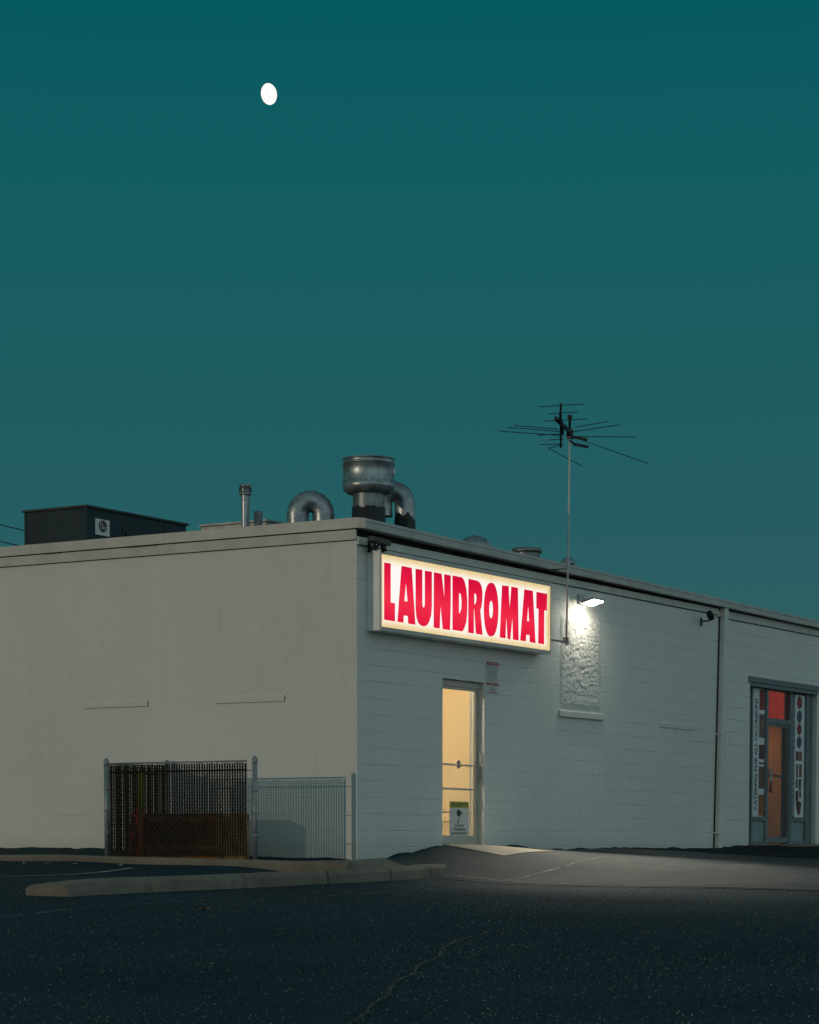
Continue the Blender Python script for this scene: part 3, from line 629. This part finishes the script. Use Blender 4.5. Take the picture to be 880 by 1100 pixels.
m = MB(); m.box(12.24,12.84,.16,.2,0,2.62); m.box(13.92,14.6,.16,.2,0,2.62); m.build('window_backing', simple('dark_backing', (.03,.03,.03), None, .8), H)

# posters in the side windows
FOOD = [simple('food_%d' % i, c, tuple(v*.12 for v in c), .6, scale=26, spread=(.44,.56)) for i, c in enumerate([(.34,.04,.025),(.20,.10,.05),(.09,.10,.13),(.42,.13,.04),(.14,.03,.025)])]
PAPER = simple('poster_paper', (.60,.63,.62), (.50,.53,.53), .5, scale=4)
GREYP = simple('photo_grey', (.20,.12,.10), (.03,.015,.012), .6, scale=18, spread=(.4,.62))
S = thing('catering_poster', (12.53,.08,.45), 'tall white poster with vertical catering lettering and food photos, left window', 'poster')
m = MB(); m.box(12.30,12.79,.084,.088,.46,2.59); m.build('paper', PAPER, S)
text('lettering','CATERING FOR ALL OCCASIONS', BLKP, S, 1.86,.12, frontM(12.435,.0835,1.50,R(90)), bold=.03)
for z0, z1, f in ((2.22,2.57,FOOD[0]),(1.60,2.12,GREYP),(1.10,1.50,FOOD[4]),(.86,1.04,GREYP)):
    pass
for z0, z1, f in ((2.24,2.58,FOOD[0]),(1.78,2.17,GREYP),(1.42,1.66,FOOD[4]),(1.335,1.37,GREYP),(.93,1.30,FOOD[1]),(.47,.83,FOOD[3])):
    m = MB(); m.box(12.56,12.78,.0822,.0838,z0,z1); m.build('food_photo', f, S)
m = MB()
for z0, z1 in ((2.24,2.58),(1.6,2.15),(1.0,1.5),(.47,.85)): m.box(12.262,12.30,.0822,.0838,z0,z1)
m.build('edge_photo', FOOD[4], S)
S = thing('menu_poster', (14.3,.08,.45), 'tall pale poster with round food pictures and dark beaded border, right window', 'poster')
m = MB(); m.box(14.11,14.55,.084,.088,.46,2.57); m.build('paper', PAPER, S)
m = MB(); m.box(13.97,14.11,.084,.088,.46,2.57); m.build('dark_border', BLKP, S)
m = MB()
for k in range(58): z = .49+k*.0355; m.box(14.03,14.055+.02*(k % 3 > 0),.0822,.0838,z,z+.018)
m.build('border_print', PAPER, S)
for k, (z, r) in enumerate(((2.44,.115),(2.20,.115),(1.98,.105),(1.76,.11))):
    m = MB(); n = 22
    vs = [(14.31+r*(1+.12*noise.noise((a, k, 0)))*math.cos(a*2*math.pi/n), .0828, z+r*(1+.15*noise.noise((a, k, 3)))*.95*math.sin(a*2*math.pi/n)) for a in range(n)]
    m.add(vs, [tuple(range(n))]); m.build('food_picture', FOOD[(k*2) % 4], S)
for k, (x0, x1, z0, z1, f) in enumerate(((14.17,14.29,1.44,1.60,4),(14.31,14.43,1.44,1.60,0),(14.19,14.27,1.14,1.38,4),(14.32,14.44,1.16,1.38,1),(14.17,14.26,.97,1.12,2),(14.30,14.42,.93,1.13,1),(14.17,14.30,.74,.92,4),(14.34,14.42,.80,.92,0))):
    m = MB(); m.box(x0,x1,.0822,.0838,z0,z1); m.build('food_picture', FOOD[f], S)
polys('food_picture', [[(-.13,.1),(0,.13),(.13,.1),(.09,-.05),(.04,-.12),(-.03,-.11),(-.08,-.03)]], FOOD[4], S, frontM(14.31,.083,.62), .0004)

# ------------------------------------------------------------------ roof things
def gooseneck(name, base, r, h, span, direc, label, tar=.0, drop=.12):
    S = thing(name, base, label, 'vent pipe', 'ducts and vents on the roof'); b = Vector(base); d = Vector(direc).normalized()
    m = MB(); m.tube([b, b+Vector((0,0,h))], r, 28, caps=False)
    m.tube([b+Vector((0,0,h-.012)), b+Vector((0,0,h+.012))], r*1.03, 28, caps=False)
    m.tube([b+Vector((0,0,h*.45)), b+Vector((0,0,h*.45+.02))], r*1.02, 28, caps=False); m.build('riser', GALV, S)
    c = b+Vector((0,0,h))+d*span/2; pts = []; seg = 9
    for k in range(seg+1):
        a = math.pi*k/seg; pts.append(c - d*math.cos(a)*span/2 + Vector((0,0,1))*math.sin(a)*span/2*1.05)
    pts.append(pts[-1]-Vector((0,0,drop)))
    m = MB(); m.tube(pts, r, 28, caps=False, smooth=True)
    for p, q in zip(pts[1:-1], pts[2:]): 
        dd = (q-p).normalized(); m.tube([p-dd*.006, p+dd*.006], r*1.035, 28, caps=False)
    m.tube([pts[-1]+Vector((0,0,.03)), pts[-1]], r*1.05, 28, caps=False); m.build('bend', GALV, S)
    m = MB(); m.lathe(pts[-1], [(r*.97,.04),(0,.04)], 24); m.build('outlet_screen', DARK, S)
    if tar:
        m = MB(); n = 40; vs = []
        for k in range(n):
            a = 2*math.pi*k/n; ht = tar*(1+.22*noise.noise((math.cos(a)*3, math.sin(a)*3, base[0])))
            for rr, z in ((r*1.35,0),(r*1.06,.06),(r*1.05,ht),(r*.99,ht+.005)): vs.append((b.x+rr*math.cos(a), b.y+rr*math.sin(a), b.z+z))
        m.add(vs, [(k*4+j, ((k+1) % n)*4+j, ((k+1) % n)*4+j+1, k*4+j+1) for k in range(n) for j in range(3)], True); m.build('tar_collar', TAR, S)
    return S
RZ = 3.84
gooseneck('gooseneck_vent', (2.42,.8,RZ), .133, .645, .30, (-.55,.85,0), 'gooseneck duct just right of the big mushroom vent, black tar at its foot', .46, .17)
gooseneck('gooseneck_vent', (1.0,1.54,RZ), .14, .385, .33, (.62,-.85,0), 'gooseneck duct standing alone between the thin flue and the mushroom vent', 0, .15)
gooseneck('gooseneck_vent', (4.35,1.0,RZ), .15, .10, .42, (1,-.25,0), 'low gooseneck duct peeking over the roof edge above the sign', 0, .05)
gooseneck('gooseneck_vent', (7.40,1.05,RZ), .075, .28, .22, (1,-.1,0), 'smallest gooseneck duct, peeking over the roof edge behind the antenna mast', 0, .06)
# mushroom exhaust
S = thing('exhaust_vent', (1.53,.8,RZ), 'tall shiny mushroom exhaust vent, biggest on the roof, nearest the corner', 'vent pipe', 'ducts and vents on the roof')
c = (1.53,.8,RZ)
m = MB(); m.lathe(c, [(.203,0),(.203,.70)], 40); m.lathe(c, [(.207,.665),(.209,.68),(.207,.695)], 40); m.build('neck', GALVD, S)
m = MB(); m.lathe(c, [(.20,.655),(.27,.66),(.322,.70),(.334,.74),(.338,.775),(.331,.78),(.331,1.03),(.336,1.035),(.336,1.045),(.331,1.05),(.331,1.085),(.338,1.09),(.336,1.10),(.30,1.10),(.29,1.05),(0,1.03)], 48); m.build('hood', GALV, S)
m = MB()
for k in range(26): a = 2*math.pi*k/26; m.tube([(c[0]+.328*math.cos(a), c[1]+.328*math.sin(a), RZ+.81), (c[0]+.337*math.cos(a), c[1]+.337*math.sin(a), RZ+.81)], .006, 6)
m.build('rivet_row', DARK, S)
m = MB(); a = R(-75); m.box(c[0]+.07,c[0]+.115,c[1]-.333,c[1]-.31,RZ+.90,RZ+.97); m.build('vent_tag', WHITE, S)
m = MB(); n = 48; vs = []
for k in range(n):
    a = 2*math.pi*k/n; ht = .47+.03*noise.noise((math.cos(a)*3, math.sin(a)*3, 1))+.02*noise.noise((math.cos(a)*11, math.sin(a)*11, 1))
    for rr, z in ((.30,0),(.222,.06),(.216,ht),(.203,ht+.01)): vs.append((c[0]+rr*math.cos(a), c[1]+rr*math.sin(a), RZ+z))
m.add(vs, [(k*4+j, ((k+1) % n)*4+j, ((k+1) % n)*4+j+1, k*4+j+1) for k in range(n) for j in range(3)], True); m.build('tar_collar', TAR, S)
# capped cylinder vent
S = thing('cap_vent', (6.13,1.0,RZ), 'squat round capped vent on the roof edge left of the antenna mast', 'vent pipe', 'ducts and vents on the roof'); c = (6.13,1.0,RZ)
m = MB(); m.lathe(c, [(.19,0),(.19,.40)], 32); m.build('neck', GALVD, S)
m = MB(); m.lathe(c, [(.19,.385),(.222,.39),(.222,.425),(.21,.45),(0,.465)], 32); m.build('cap', GALVD, S)
m = MB(); m.lathe((6.5,.95,RZ), [(.16,0),(.16,.29),(.12,.31),(0,.315)], 24); m.build('low_flange', DARK, S)
# thin flue + stub
S = thing('flue_pipe', (1.0,2.36,RZ), 'tall thin shiny flue pipe with slotted cap', 'flue', 'ducts and vents on the roof'); c = (1.0,2.36,RZ)
m = MB(); m.lathe(c, [(.055,0),(.055,.70)], 20); m.lathe(c, [(.058,.62),(.06,.63),(.058,.64)], 20); m.build('pipe', GALV, S)
m = MB(); m.lathe(c, [(.05,.69),(.076,.695),(.078,.71),(.074,.715),(.074,.80),(.078,.805),(.078,.83),(.05,.84),(0,.845)], 24); cp_ = m.build('cap', GALV, S)
m = MB()
for k in range(14): a = 2*math.pi*k/14; m.bar((c[0]+.0755*math.cos(a), c[1]+.0755*math.sin(a), RZ+.73),(c[0]+.0755*math.cos(a), c[1]+.0755*math.sin(a), RZ+.785), .010,.010)
m.build('cap_slots', DARK, S)
S = thing('stub_pipe', (1.3,2.35,RZ), 'short plain grey stub pipe right beside the thin flue', 'flue', 'ducts and vents on the roof'); 
m = MB(); m.lathe((1.3,2.37,RZ), [(.056,0),(.056,.52),(.045,.525),(.045,.45)], 20); m.build('pipe', GALVD, S)
# low box unit
S = thing('roof_curb_box', (3.6,4.0,RZ), 'low pale metal box on the roof behind the thin flue', 'roof unit')
m = MB(); m.box(3,3.9,3.424,4.55,RZ-.03,4.50); m.build('box_body', GALVD, S, bevel=.01)
m = MB(); m.box(2.98,3.92,3.404,4.57,4.50,4.528); m.build('lid', GALVD, S); 
# HVAC
S = thing('rooftop_air_conditioner', (4.2,7.2,RZ), 'big dark grey box unit with round emblem, left end of the roof', 'air conditioner')
m = MB(); m.box(3.0,5.43,6.618,7.79,RZ-.04,4.925); m.build('cabinet', HVACM, S, bevel=.01)
m = MB(); m.box(2.97,5.46,6.588,7.82,4.925,4.957); m.build('lid', HVACD, S)
m = MB()
for x, y in ((2.995,6.613),(2.995,7.755)): m.box(x-.004,x+.035,y-.003,y+.04,RZ-.03,4.925)
m.box(4.85,4.89,6.612,6.618,RZ,4.925); m.build('corner_post', HVACM, S)
m = MB(); m.add([(3.60,6.60,4.45),(3.80,6.60,4.52),(3.86,6.60,4.80),(3.86,6.60,4.3),(3.60,6.60,4.3)], [(0,1,2,3,4)]); m.box(3.60,3.86,6.60,6.617,4.0,4.32); m.box(3.70,3.86,6.60,6.617,4.32,4.60); m.build('access_opening', HVACD, S)
m = MB(); m.box(3.90,3.93,6.585,6.617,4.0,4.66); m.box(3.97,3.985,6.59,6.617,4.0,4.62); m.build('conduit', HVACM, S)
m = MB(); m.box(3.19,3.52,6.606,6.6175,4.55,4.785); m.build('badge', WHITE, S)
n = 28; m = MB(); m.add([(3.36+.098*math.cos(a*2*math.pi/n), 6.6045, 4.685+.088*math.sin(a*2*math.pi/n)) for a in range(n)], [tuple(range(n))]); m.build('badge_disc', PURP, S)
m = MB(); m.bar((3.305,6.602,4.63),(3.305,6.602,4.74), .02,.002,(0,1,0)); m.bar((3.305,6.602,4.74),(3.34,6.602,4.745), .002,.016); m.bar((3.352,6.602,4.64),(3.352,6.602,4.735), .016,.002,(0,1,0)); m.build('badge_script', PINK, S)
text('badge_script','em', PINK, S, .085,.045, frontM(3.405,6.6025,4.662), bold=.02)
m = MB(); m.box(3.20,3.51,6.6035,6.6055,4.556,4.568); m.build('badge_line', LITTER, S)

# ------------------------------------------------------------------ antenna
S = thing('tv_antenna', (4.80,-.37,2.78), 'thin rusty mast with a dark many-armed TV antenna above the sign', 'antenna')
m = MB(); m.tube([(4.806,-.35,2.75),(4.83,-.36,3.9),(4.885,-.35,5.68)], .0135, 10); m.build('mast', RUSTY, S)
m = MB(); m.tube([(4.81,-.33,2.80),(4.62,-.14,2.83),(4.40,-.002,2.66)], .014, 8); m.tube([(4.84,-.335,3.80),(4.84,-.1,3.80)], .012, 8); m.box(4.77,4.84,-.37,-.32,2.78,2.86); m.build('bracket', GALVD, S)
zb = 5.655
MB().bar((2.93,-1.24,zb),(5.85,.30,zb), .030,.034).build('boom', ANT, S); MB().bar((3.84,-.68,zb+.01),(4.75,-.42,zb-.01), .035,.05).build('short_boom', ANT, S)
MB().box(4.84,4.91,-.39,-.32,5.57,5.70).build('mast_clamp', ANT, S)
m = MB(); m.tube([(4.86,-.36,5.70),(4.86,-.36,5.83),(4.86,-.36,5.85),(4.86,-.36,5.89)], [.018,.018,.034,.030], 10); m.build('mast_cap', ANT, S)
MB().bar((4.88,-.37,5.60),(5.10,-.50,5.58), .03,.035).build('side_arm', ANT, S); MB().bar((4.9,-.40,5.50),(5.14,-.50,5.485), .03,.035).build('side_arm', ANT, S)
MB().bar((4.86,-.36,5.55),(4.93,-.41,5.49), .02,.02).build('side_arm', ANT, S); MB().bar((4.0,-.66,5.74),(4.5,-.45,5.60), .02,.10).build('feed_box', ANT, S)
rods = [((2.825,-.99,5.633),(3.119,-1.471,5.668)),((3.377,-.832,5.641),(3.574,-1.154,5.665)),((3.828,-.507,5.641),(4.132,-1.005,5.672)),((4.274,.295,5.698),(4.659,-.335,5.64)),((4.191,.148,5.697),(4.508,-.371,5.647)),((4.471,.537,5.697),(4.927,-.208,5.634)),((4.627,-.566,5.672),(4.865,-.955,5.754)),((4.803,-.417,5.648),(5.149,-.983,5.745)),((5.244,-.274,5.664),(5.676,-.981,5.654)),((4.823,.115,5.654),(5.011,-.192,5.673)),((5.243,.164,5.654),(5.352,-.013,5.666)),((5.561,.483,5.661),(5.74,.19,5.667)),((5.627,-.164,5.673),(6.112,-.959,5.346)),((5.744,.252,5.66),(5.655,.399,5.615)),((5.864,.51,5.653),(6.121,.089,5.397))]
for a, b in rods:
    m = MB(); m.tube([a, b], .0055, 6); m.build('element', ANT, S)

# ------------------------------------------------------------------ overhead wires
def cable(p, q, lb):
    p = Vector(p); q = Vector(q); pts = [p.lerp(q, t/20) - Vector((0,0,.12*math.sin(math.pi*t/20))) for t in range(21)]
    tag(MB().tube(pts, .009, 6).build('overhead_cable', CORD), lb, 'cable', 'overhead cables')
cable((4.5,7.8,4.60),(15.24,33.99,10.94),'upper of the two thin cables left of the rooftop unit')
cable((4.5,7.8,4.34),(15.24,33.99,10.60),'lower of the two thin cables left of the rooftop unit')

# ------------------------------------------------------------------ fence
FX = -1.33; Y0, Y1 = .62, 2.81
S = thing('slatted_fence', (FX,(Y0+Y1)/2,-.16), 'low chain link fence with dark brown slats enclosing a corner of the wall', 'fence')
def post(x, y, z0, z1):
    m = MB(); m.tube([(x,y,z0),(x,y,z1-.05)], .030, 14); m.lathe((x,y,z1-.05), [(.034,-.02),(.036,0),(.030,.03),(.016,.048),(0,.055)], 14)
    for z in (.35,.62,.88): m.lathe((x,y,z0+z), [(.031,0),(.035,.003),(.035,.022),(.031,.025)], 14)
    m.build('post', POSTM, S)
post(FX,Y1+.02,-.2,1.075); post(FX,Y0-.03,-.24,1.06); post(-.09,Y1+.02,-.15,1.09)
def panel(axis_, a0, a1, fixed, zb_, zt):
    def P(a, o, z): return (fixed+o, a, z) if axis_ == 'y' else (a, fixed+o, z)
    pitch = .0375; w = .0248; m = MB(); n = int((a1-a0)/pitch)
    for k in range(n):
        a = a0+(k+.5)*pitch; e = random.uniform(-.006,.006); s = random.uniform(-.002,.002)
        vs = [P(a-w/2, -.001, zb_), P(a+w/2, -.001, zb_), P(a+w/2, .001, zb_), P(a-w/2, .001, zb_), P(a-w/2+s, -.001, zt+e), P(a+w/2+s, -.001, zt+e), P(a+w/2+s, .001, zt+e), P(a-w/2+s, .001, zt+e)]
        m.add(vs, [(0,3,2,1),(4,5,6,7),(0,1,5,4),(1,2,6,5),(2,3,7,6),(3,0,4,7)])
    m.build('slat_infill', SLAT, S)
    m = MB(); dd = .075; H_ = zt+.03-zb_; k = a0-H_
    while k < a1:
        for sg, o in ((1,-.003),(-1,.003)):
            p0, p1 = (k, zb_), (k+H_, zt+.03)
            t0 = max(0, (a0-k)/H_); t1 = min(1, (a1-k)/H_)
            if t1 <= t0: continue
            q = [(k+H_*t0, zb_+H_*t0), (k+H_*t1, zb_+H_*t1)]
            if sg < 0: q = [(a0+a1-u, v) for u, v in q]
            m.bar(P(q[0][0], o, q[0][1]), P(q[1][0], o, q[1][1]), .0036, .0036, (1,0,0) if axis_ == 'y' else (0,1,0))
        k += dd
    m.build('chain_link', DARK, S)
    m = MB(); m.tube([P(a0,.0,zt+.022), P(a1,.0,zt+.022)], .010, 8); m.build('top_rail', POSTM, S)
    m = MB(); m.bar(P(a0,-.008,zt-.085), P(a1,-.008,zt-.085), .005,.024, (0,0,1)); m.build('locking_strip', SLAT, S)
    for a in (a0, a1): MB().tube([P(a,-.0,zb_), P(a,-.0,zt+.02)], .005, 6).build('tension_bar', POSTM, S)
panel('y', Y0+.09, Y1-.03, FX, -.13, .985)
panel('x', FX+.05, -.12, Y1+.02, -.10, .985)
for z in (.2,.55,.90): MB().tube([(FX,Y0-.03,z),(FX,Y0+.09,z-.01)], .006, 6).build('tie_band', POSTM, S)

# things standing behind the fence
S = thing('board_crate', (-.85,1.8,-.17), 'low brown and orange board box standing behind the slatted fence', 'box')
m = MB()
for k in range(11):
    y = 1.25+k*.102; z = .385+.01*random.random()
    m.box(-1.19,-1.165,y,y+.097,-.17,z)
m.build('front_boards', CRATE, S)
m = MB()
for k in range(11): y = 1.25+k*.102; m.box(-.55,-.525,y,y+.097,-.17,.385)
m.build('back_boards', CRATE, S)
m = MB(); m.box(-1.165,-.55,1.25,1.27,-.17,.39); m.box(-1.165,-.55,2.35,2.37,-.17,.39); m.box(-1.195,-1.19,1.25,2.37,.30,.35); m.box(-1.195,-1.19,1.25,2.37,-.05,.0); m.build('end_boards', CRATE, S)
S = thing('long_pole', (-.9,2.38,-.15), 'upright pole, lime green above and orange below, behind the fence slats', 'pole')
m = MB(); m.tube([(-1.24,2.36,.42),(-1.24,2.365,.90)], .035, 10); m.build('green_section', GREENP, S)
m = MB(); m.tube([(-1.24,2.355,-.16),(-1.24,2.36,.42)], .032, 10); m.build('orange_section', ORNG, S)
S = thing('red_container', (-1.0,2.56,-.15), 'small red thing behind the left part of the slatted fence', 'container')
m = MB(); m.lathe((-1.05,2.55,-.16), [(0,0),(.10,0),(.12,.30),(.10,.52),(.05,.62),(.045,.70),(0,.70)], 20); m.build('body', REDC, S)
m = MB(); m.tube([(-1.05,2.50,.50),(-1.08,2.46,.62),(-1.05,2.53,.66)], .010, 6); m.build('handle', REDC, S)

# ------------------------------------------------------------------ litter
def leaf(x, y, s, mat, name, label, cat, grp, z=None):
    m = MB(); z = (gz(x, y) if z is None else z)+.008; n = 9; a0 = random.random()*6
    vs = [(x+s*(1+.5*noise.noise((k, x, y)))*math.cos(a0+k*2*math.pi/n), y+s*.7*(1+.5*noise.noise((k, y, x)))*math.sin(a0+k*2*math.pi/n), z+s*.5*abs(math.sin(k*2.1+a0))) for k in range(n)]
    vs.append((x, y, z+s*.15)); m.add(vs, [(k, (k+1) % n, n) for k in range(n)])
    return tag(m.build(name, mat), label, cat, grp)
leaf(-9.0,-4.3,.05,LEAF,'dry_leaf','dry orange leaf on the asphalt in front of the kerb, largest one','leaf','fallen leaves')
for x, y in ((-5.2,-5.4),(-3.4,-3.0),(-6.8,-3.9),(-1.2,-4.4),(-9.2,-3.1)): leaf(x,y,.028,LEAF,'dry_leaf','tiny dry leaf scattered on the dark asphalt lot','leaf','fallen leaves')
for x, y in ((-2.05,3.55),(-2.1,3.15),(-2.05,2.75),(-2.0,2.1)): leaf(x,y,.035,LITTER,'paper_scrap','small white scrap lying at the foot of the back kerb','litter','paper scraps at the kerb')

# ------------------------------------------------------------------ moon
m = MB(); n = 48; rows = 24
for j in range(rows+1):
    pass
def ms(u, v):
    a = 2*math.pi*u; b = math.pi*(v-.5); return (math.cos(a)*math.cos(b), math.sin(a)*math.cos(b), math.sin(b))
m.grid(ms, 48, 24)
mm = bpy.data.materials.new('moon_surface'); mm.use_nodes = True; nt = mm.node_tree; nt.nodes.clear()
tc = N(nt, 'ShaderNodeTexCoord'); f = noise_(nt, 2.2, 5, .6, tc.outputs['Object'])
c = ramp(nt, f, [(.4, (.80,.80,.78)), (.6, (1,1,.99))])
em = N(nt, 'ShaderNodeEmission'); nt.links.new(c, em.inputs[0]); em.inputs[1].default_value = 1.15
o = N(nt, 'ShaderNodeOutputMaterial'); nt.links.new(em.outputs[0], o.inputs[0])
mo = m.build('moon', mm); mo.location = (2334.2, 1618.9, 873.9)
vd = (Vector(mo.location)-CAM).normalized(); rt = vd.cross(Vector((0,0,1))).normalized(); up = rt.cross(vd)
a = R(10); rr = rt*math.cos(a)+up*math.sin(a)*1; uu = up*math.cos(a)-rt*math.sin(a)
M3 = Matrix((rr, vd, uu)).transposed().to_4x4()
mo.matrix_world = Matrix.Translation(mo.location) @ M3 @ Matrix.Diagonal((9.3, 12.0, 12.0, 1))
tag(mo, 'bright white gibbous moon high in the teal dusk sky', 'moon')

# ------------------------------------------------------------------ sky and lights
w = bpy.data.worlds.new('World'); scene.world = w; w.use_nodes = True; nt = w.node_tree; nt.nodes.clear()
tc = N(nt, 'ShaderNodeTexCoord'); sx = N(nt, 'ShaderNodeSeparateXYZ'); nt.links.new(tc.outputs['Generated'], sx.inputs[0])
el = sx.outputs[2]
teal = ramp(nt, el, [(.0, srgb(60,98,101)), (.06, srgb(50,95,98)), (.14, srgb(34,92,97)), (.24, srgb(20,92,97)), (.335, srgb(1,89,95)), (.5, srgb(40,90,96)), (1.0, srgb(70,95,100))])
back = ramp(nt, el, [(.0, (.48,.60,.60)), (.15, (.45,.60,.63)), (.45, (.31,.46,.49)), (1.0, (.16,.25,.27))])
# sky glow added on the unseen side as fill light for the front wall
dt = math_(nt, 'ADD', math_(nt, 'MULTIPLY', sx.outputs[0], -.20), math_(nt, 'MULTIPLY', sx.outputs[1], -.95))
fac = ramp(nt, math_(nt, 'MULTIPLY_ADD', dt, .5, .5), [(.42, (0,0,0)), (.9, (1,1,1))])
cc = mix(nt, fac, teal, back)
sky = N(nt, 'ShaderNodeTexSky', sky_type='NISHITA'); sky.sun_disc = False; sky.sun_elevation = R(7); sky.sun_rotation = R(292.1)
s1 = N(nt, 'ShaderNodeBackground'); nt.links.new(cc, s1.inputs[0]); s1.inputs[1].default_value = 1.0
s2 = N(nt, 'ShaderNodeBackground'); nt.links.new(sky.outputs[0], s2.inputs[0]); s2.inputs[1].default_value = .0005
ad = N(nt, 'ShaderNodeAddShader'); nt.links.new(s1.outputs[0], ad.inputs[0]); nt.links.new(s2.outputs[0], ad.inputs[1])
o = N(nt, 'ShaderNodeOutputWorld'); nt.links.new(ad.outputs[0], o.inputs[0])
sl = bpy.data.lights.new('street_lamp_sun', 'SUN'); sl.energy = .64; sl.color = (1,.83,.62); sl.angle = R(.12)  # stands in for an unseen street lamp behind the camera
so = bpy.data.objects.new('street_lamp_sun', sl); col.objects.link(so); so.location = (-20,8,6)
so.rotation_euler = Vector((1.33,-.54,-.175)).to_track_quat('-Z', 'Y').to_euler()

# the lamp's own downward beam
bl = bpy.data.lights.new('wall_lamp_beam', 'SPOT'); bl.energy = 1600; bl.color = (1,.93,.78); bl.spot_size = R(64); bl.spot_blend = 1; bl.shadow_soft_size = .08
bo = bpy.data.objects.new('wall_lamp_beam', bl); col.objects.link(bo); bo.location = (5.86,-.36,3.36)
bo.rotation_euler = (Vector((2.8,-2.6,-.25))-Vector(bo.location)).to_track_quat('-Z', 'Y').to_euler()

# ------------------------------------------------------------------ camera
cd = bpy.data.cameras.new('camera'); co = bpy.data.objects.new('camera', cd); col.objects.link(co); scene.camera = co
F_ = 2561.; p_ = R(4); th = math.atan2(1565, 2561)
cd.sensor_fit = 'VERTICAL'; cd.sensor_height = 36; cd.sensor_width = 28.8; cd.lens = F_/1100*36
cd.shift_y = ((903+F_*math.tan(p_))-550)/1100; cd.clip_start = .5; cd.clip_end = 20000
ax = Vector((math.cos(th), math.sin(th), 0)); rv = Vector((math.sin(th), -math.cos(th), 0))
Fv = ax*math.cos(p_) - Vector((0,0,1))*math.sin(p_); Uv = Vector((0,0,1))*math.cos(p_) + ax*math.sin(p_)
co.matrix_world = Matrix.Translation((-24.64206467,-15.8085796,.06)) @ Matrix((rv, Uv, -Fv)).transposed().to_4x4()
vs_ = scene.view_settings; vs_.view_transform = 'Standard'; vs_.look = 'None'; vs_.exposure = 0; vs_.gamma = 1
scene.render.engine = 'CYCLES'; scene.cycles.max_bounces = 8; scene.cycles.transparent_max_bounces = 12; scene.cycles.use_denoising = True; scene.cycles.sample_clamp_indirect = 4
